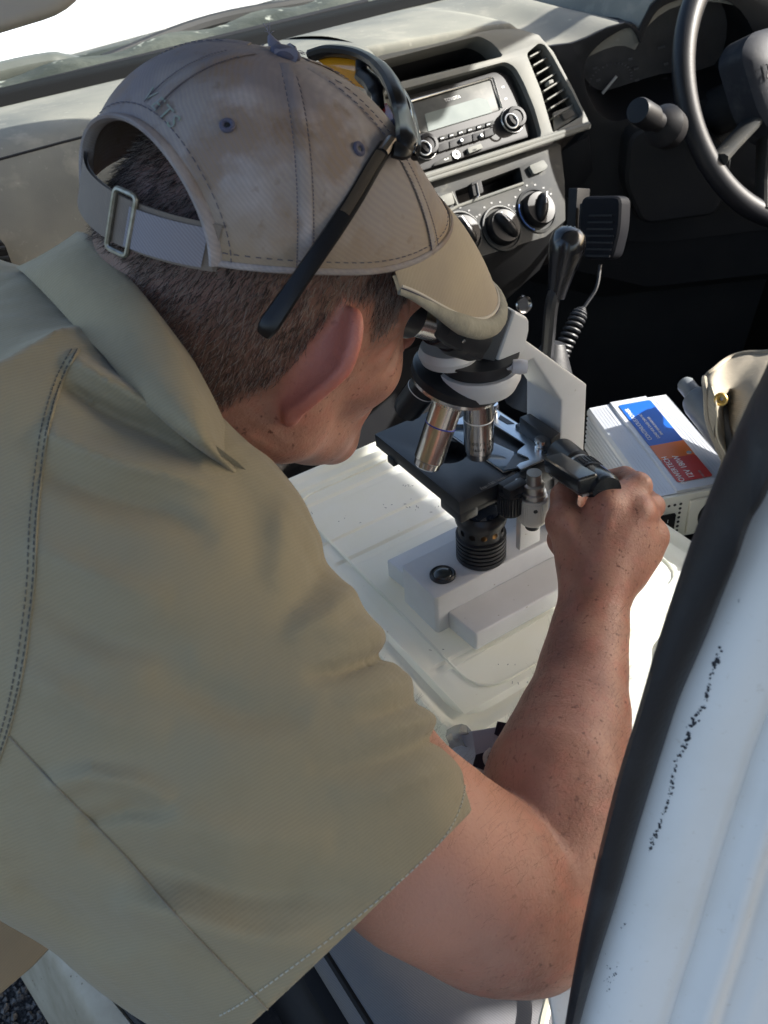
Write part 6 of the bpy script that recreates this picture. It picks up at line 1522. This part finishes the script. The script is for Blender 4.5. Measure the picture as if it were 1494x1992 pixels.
# ---- sunglasses pushed up on the cap ---------------------------------------------------
gl = thing('sunglasses', 'black wraparound sunglasses with amber mirror lenses pushed up on the cap', 'sunglasses', hw(.09, 0, .12))
M_gb = mat('gloss_black_frame', (.008, .008, .009), .32, spec=.3); M_gs = mat('gunmetal_trim', (.20, .18, .16), .25, 1.0)
bvh_all = [bvh_cap, bvh_body]
def surfpt(px, py, off):
    best = None
    for b in bvh_all:
        P, N_ = hit(b, px, py)
        if P is not None and (best is None or (P - CC) @ FWD < (best[0] - CC) @ FWD): best = (P, N_)
    P, N_ = best; N_ = -N_ if N_ @ FWD > 0 else N_
    return P + N_ * off
tpx = [(752, 282), (722, 330), (690, 385), (655, 440), (615, 498), (575, 556), (545, 600), (522, 634), (512, 650)]
d_t = [np.dot(surfpt(x, y, .004) - CC, FWD) for x, y in tpx]
d_t = np.minimum.accumulate(np.array(d_t)[::1]); fit_ = np.polyfit(np.arange(len(tpx)), d_t, 2); d_s = np.polyval(fit_, np.arange(len(tpx)))
d_s = d_s - max(0, (d_s - np.array([np.dot(surfpt(x, y, .003) - CC, FWD) for x, y in tpx])).max())
tp = crspline([U(x, y, d) for (x, y), d in zip(tpx, d_s)], 5)
n_ = len(tp)
g = G(); g.tube(tp, np.interp(np.linspace(0, 1, n_), [0, .2, .6, .85, 1], [.0042, .0046, .0048, .0056, .0040]), 10, sc=(1, .5), up=unit(np.cross(tp[-1] - tp[0], FWD))); g.obj('temple', M_gb, gl)
g = G(); g.tube(tp[2:14], .0048, 8, sc=(.8, .62), up=unit(np.cross(tp[-1] - tp[0], FWD))); g.obj('temple_trim', M_gs, gl)
dh = d_s[0]
rimU = [(606, 108, .655), (640, 99, .645), (690, 104, .630), (728, 122, .612), (755, 150, .592), (772, 185, .576), (783, 225, .564), (790, 262, dh + .008), (786, 292, dh + .002), (764, 290, dh)]
g = G(); g.tube(crspline([U(*q) for q in rimU], 6), [.0056] * 20 + [.0062] * 25 + [.005] * 10, 10, sc=(1, .7)); g.obj('frame', M_gb, gl)
rimL = [(628, 120, .652), (668, 150, .640), (700, 168, .622), (728, 190, .602), (748, 225, .585), (757, 262, dh + .010)]
g = G(); a = crspline([U(*q) for q in rimU[1:9]], 4)
# outer lens of the near eye: a curved dark panel hanging outside the rim
o1 = crspline([U(*q) for q in ((735, 128, .606), (760, 152, .590), (780, 185, .575), (790, 225, .562), (797, 270, dh + .006), (796, 300, dh + .004))], 6)
o2 = crspline([U(*q) for q in ((760, 150, .612), (782, 178, .598), (796, 205, .585), (806, 240, .572), (812, 280, dh + .016), (806, 308, dh + .010))], 6)
g = G(); g.grid([[p * (1 - s) + q * s - FWD * .004 * sin(pi * s) + RIGHT * .002 * sin(pi * s) for p, q in zip(o1, o2)] for s in np.linspace(0, 1, 7)]); g.obj('lens', mat('dark_mirror_lens', (.015, .015, .018), .12, coat=.4, spec=.6), gl, ang=80)
g = G(); g.tube(o2, .0022, 8); g.obj('lens_rim', M_gb, gl)
# inner faces of both lenses, seen from behind
def lens_back(c, m_, nm):
    g = G(); P = [U(*q) for q in c]; g.prism(P, FWD * .0012); return g.obj(nm, m_, gl)
lens_back([(612, 112, .658), (650, 104, .650), (692, 112, .636), (708, 130, .626), (706, 150, .624), (712, 172, .622), (690, 165, .632), (650, 140, .645)], mat('amber_lens', (.60, .24, .012), .12, coat=.6), 'lens')
lens_back([(735, 205, .598), (752, 200, .592), (764, 222, .584), (768, 250, .578), (752, 240, .584), (738, 222, .594)], mat('red_lens', (.30, .02, .012), .12, coat=.6), 'lens')
g = G(); g.tube(crspline([U(*q) for q in ((704, 118, .626), (706, 145, .622), (722, 160, .612), (734, 185, .602), (738, 215, .594))], 5), [.0045] * 5 + [.006] * 10 + [.0045] * 6, 10, sc=(1, .7)); g.obj('nose_bridge', M_gb, gl)
g = G(); g.tube([U(760, 275, dh + .002), U(742, 300, dh - .001)], .0052, 10, sc=(1, .7)); g.obj('hinge', M_gs, gl)
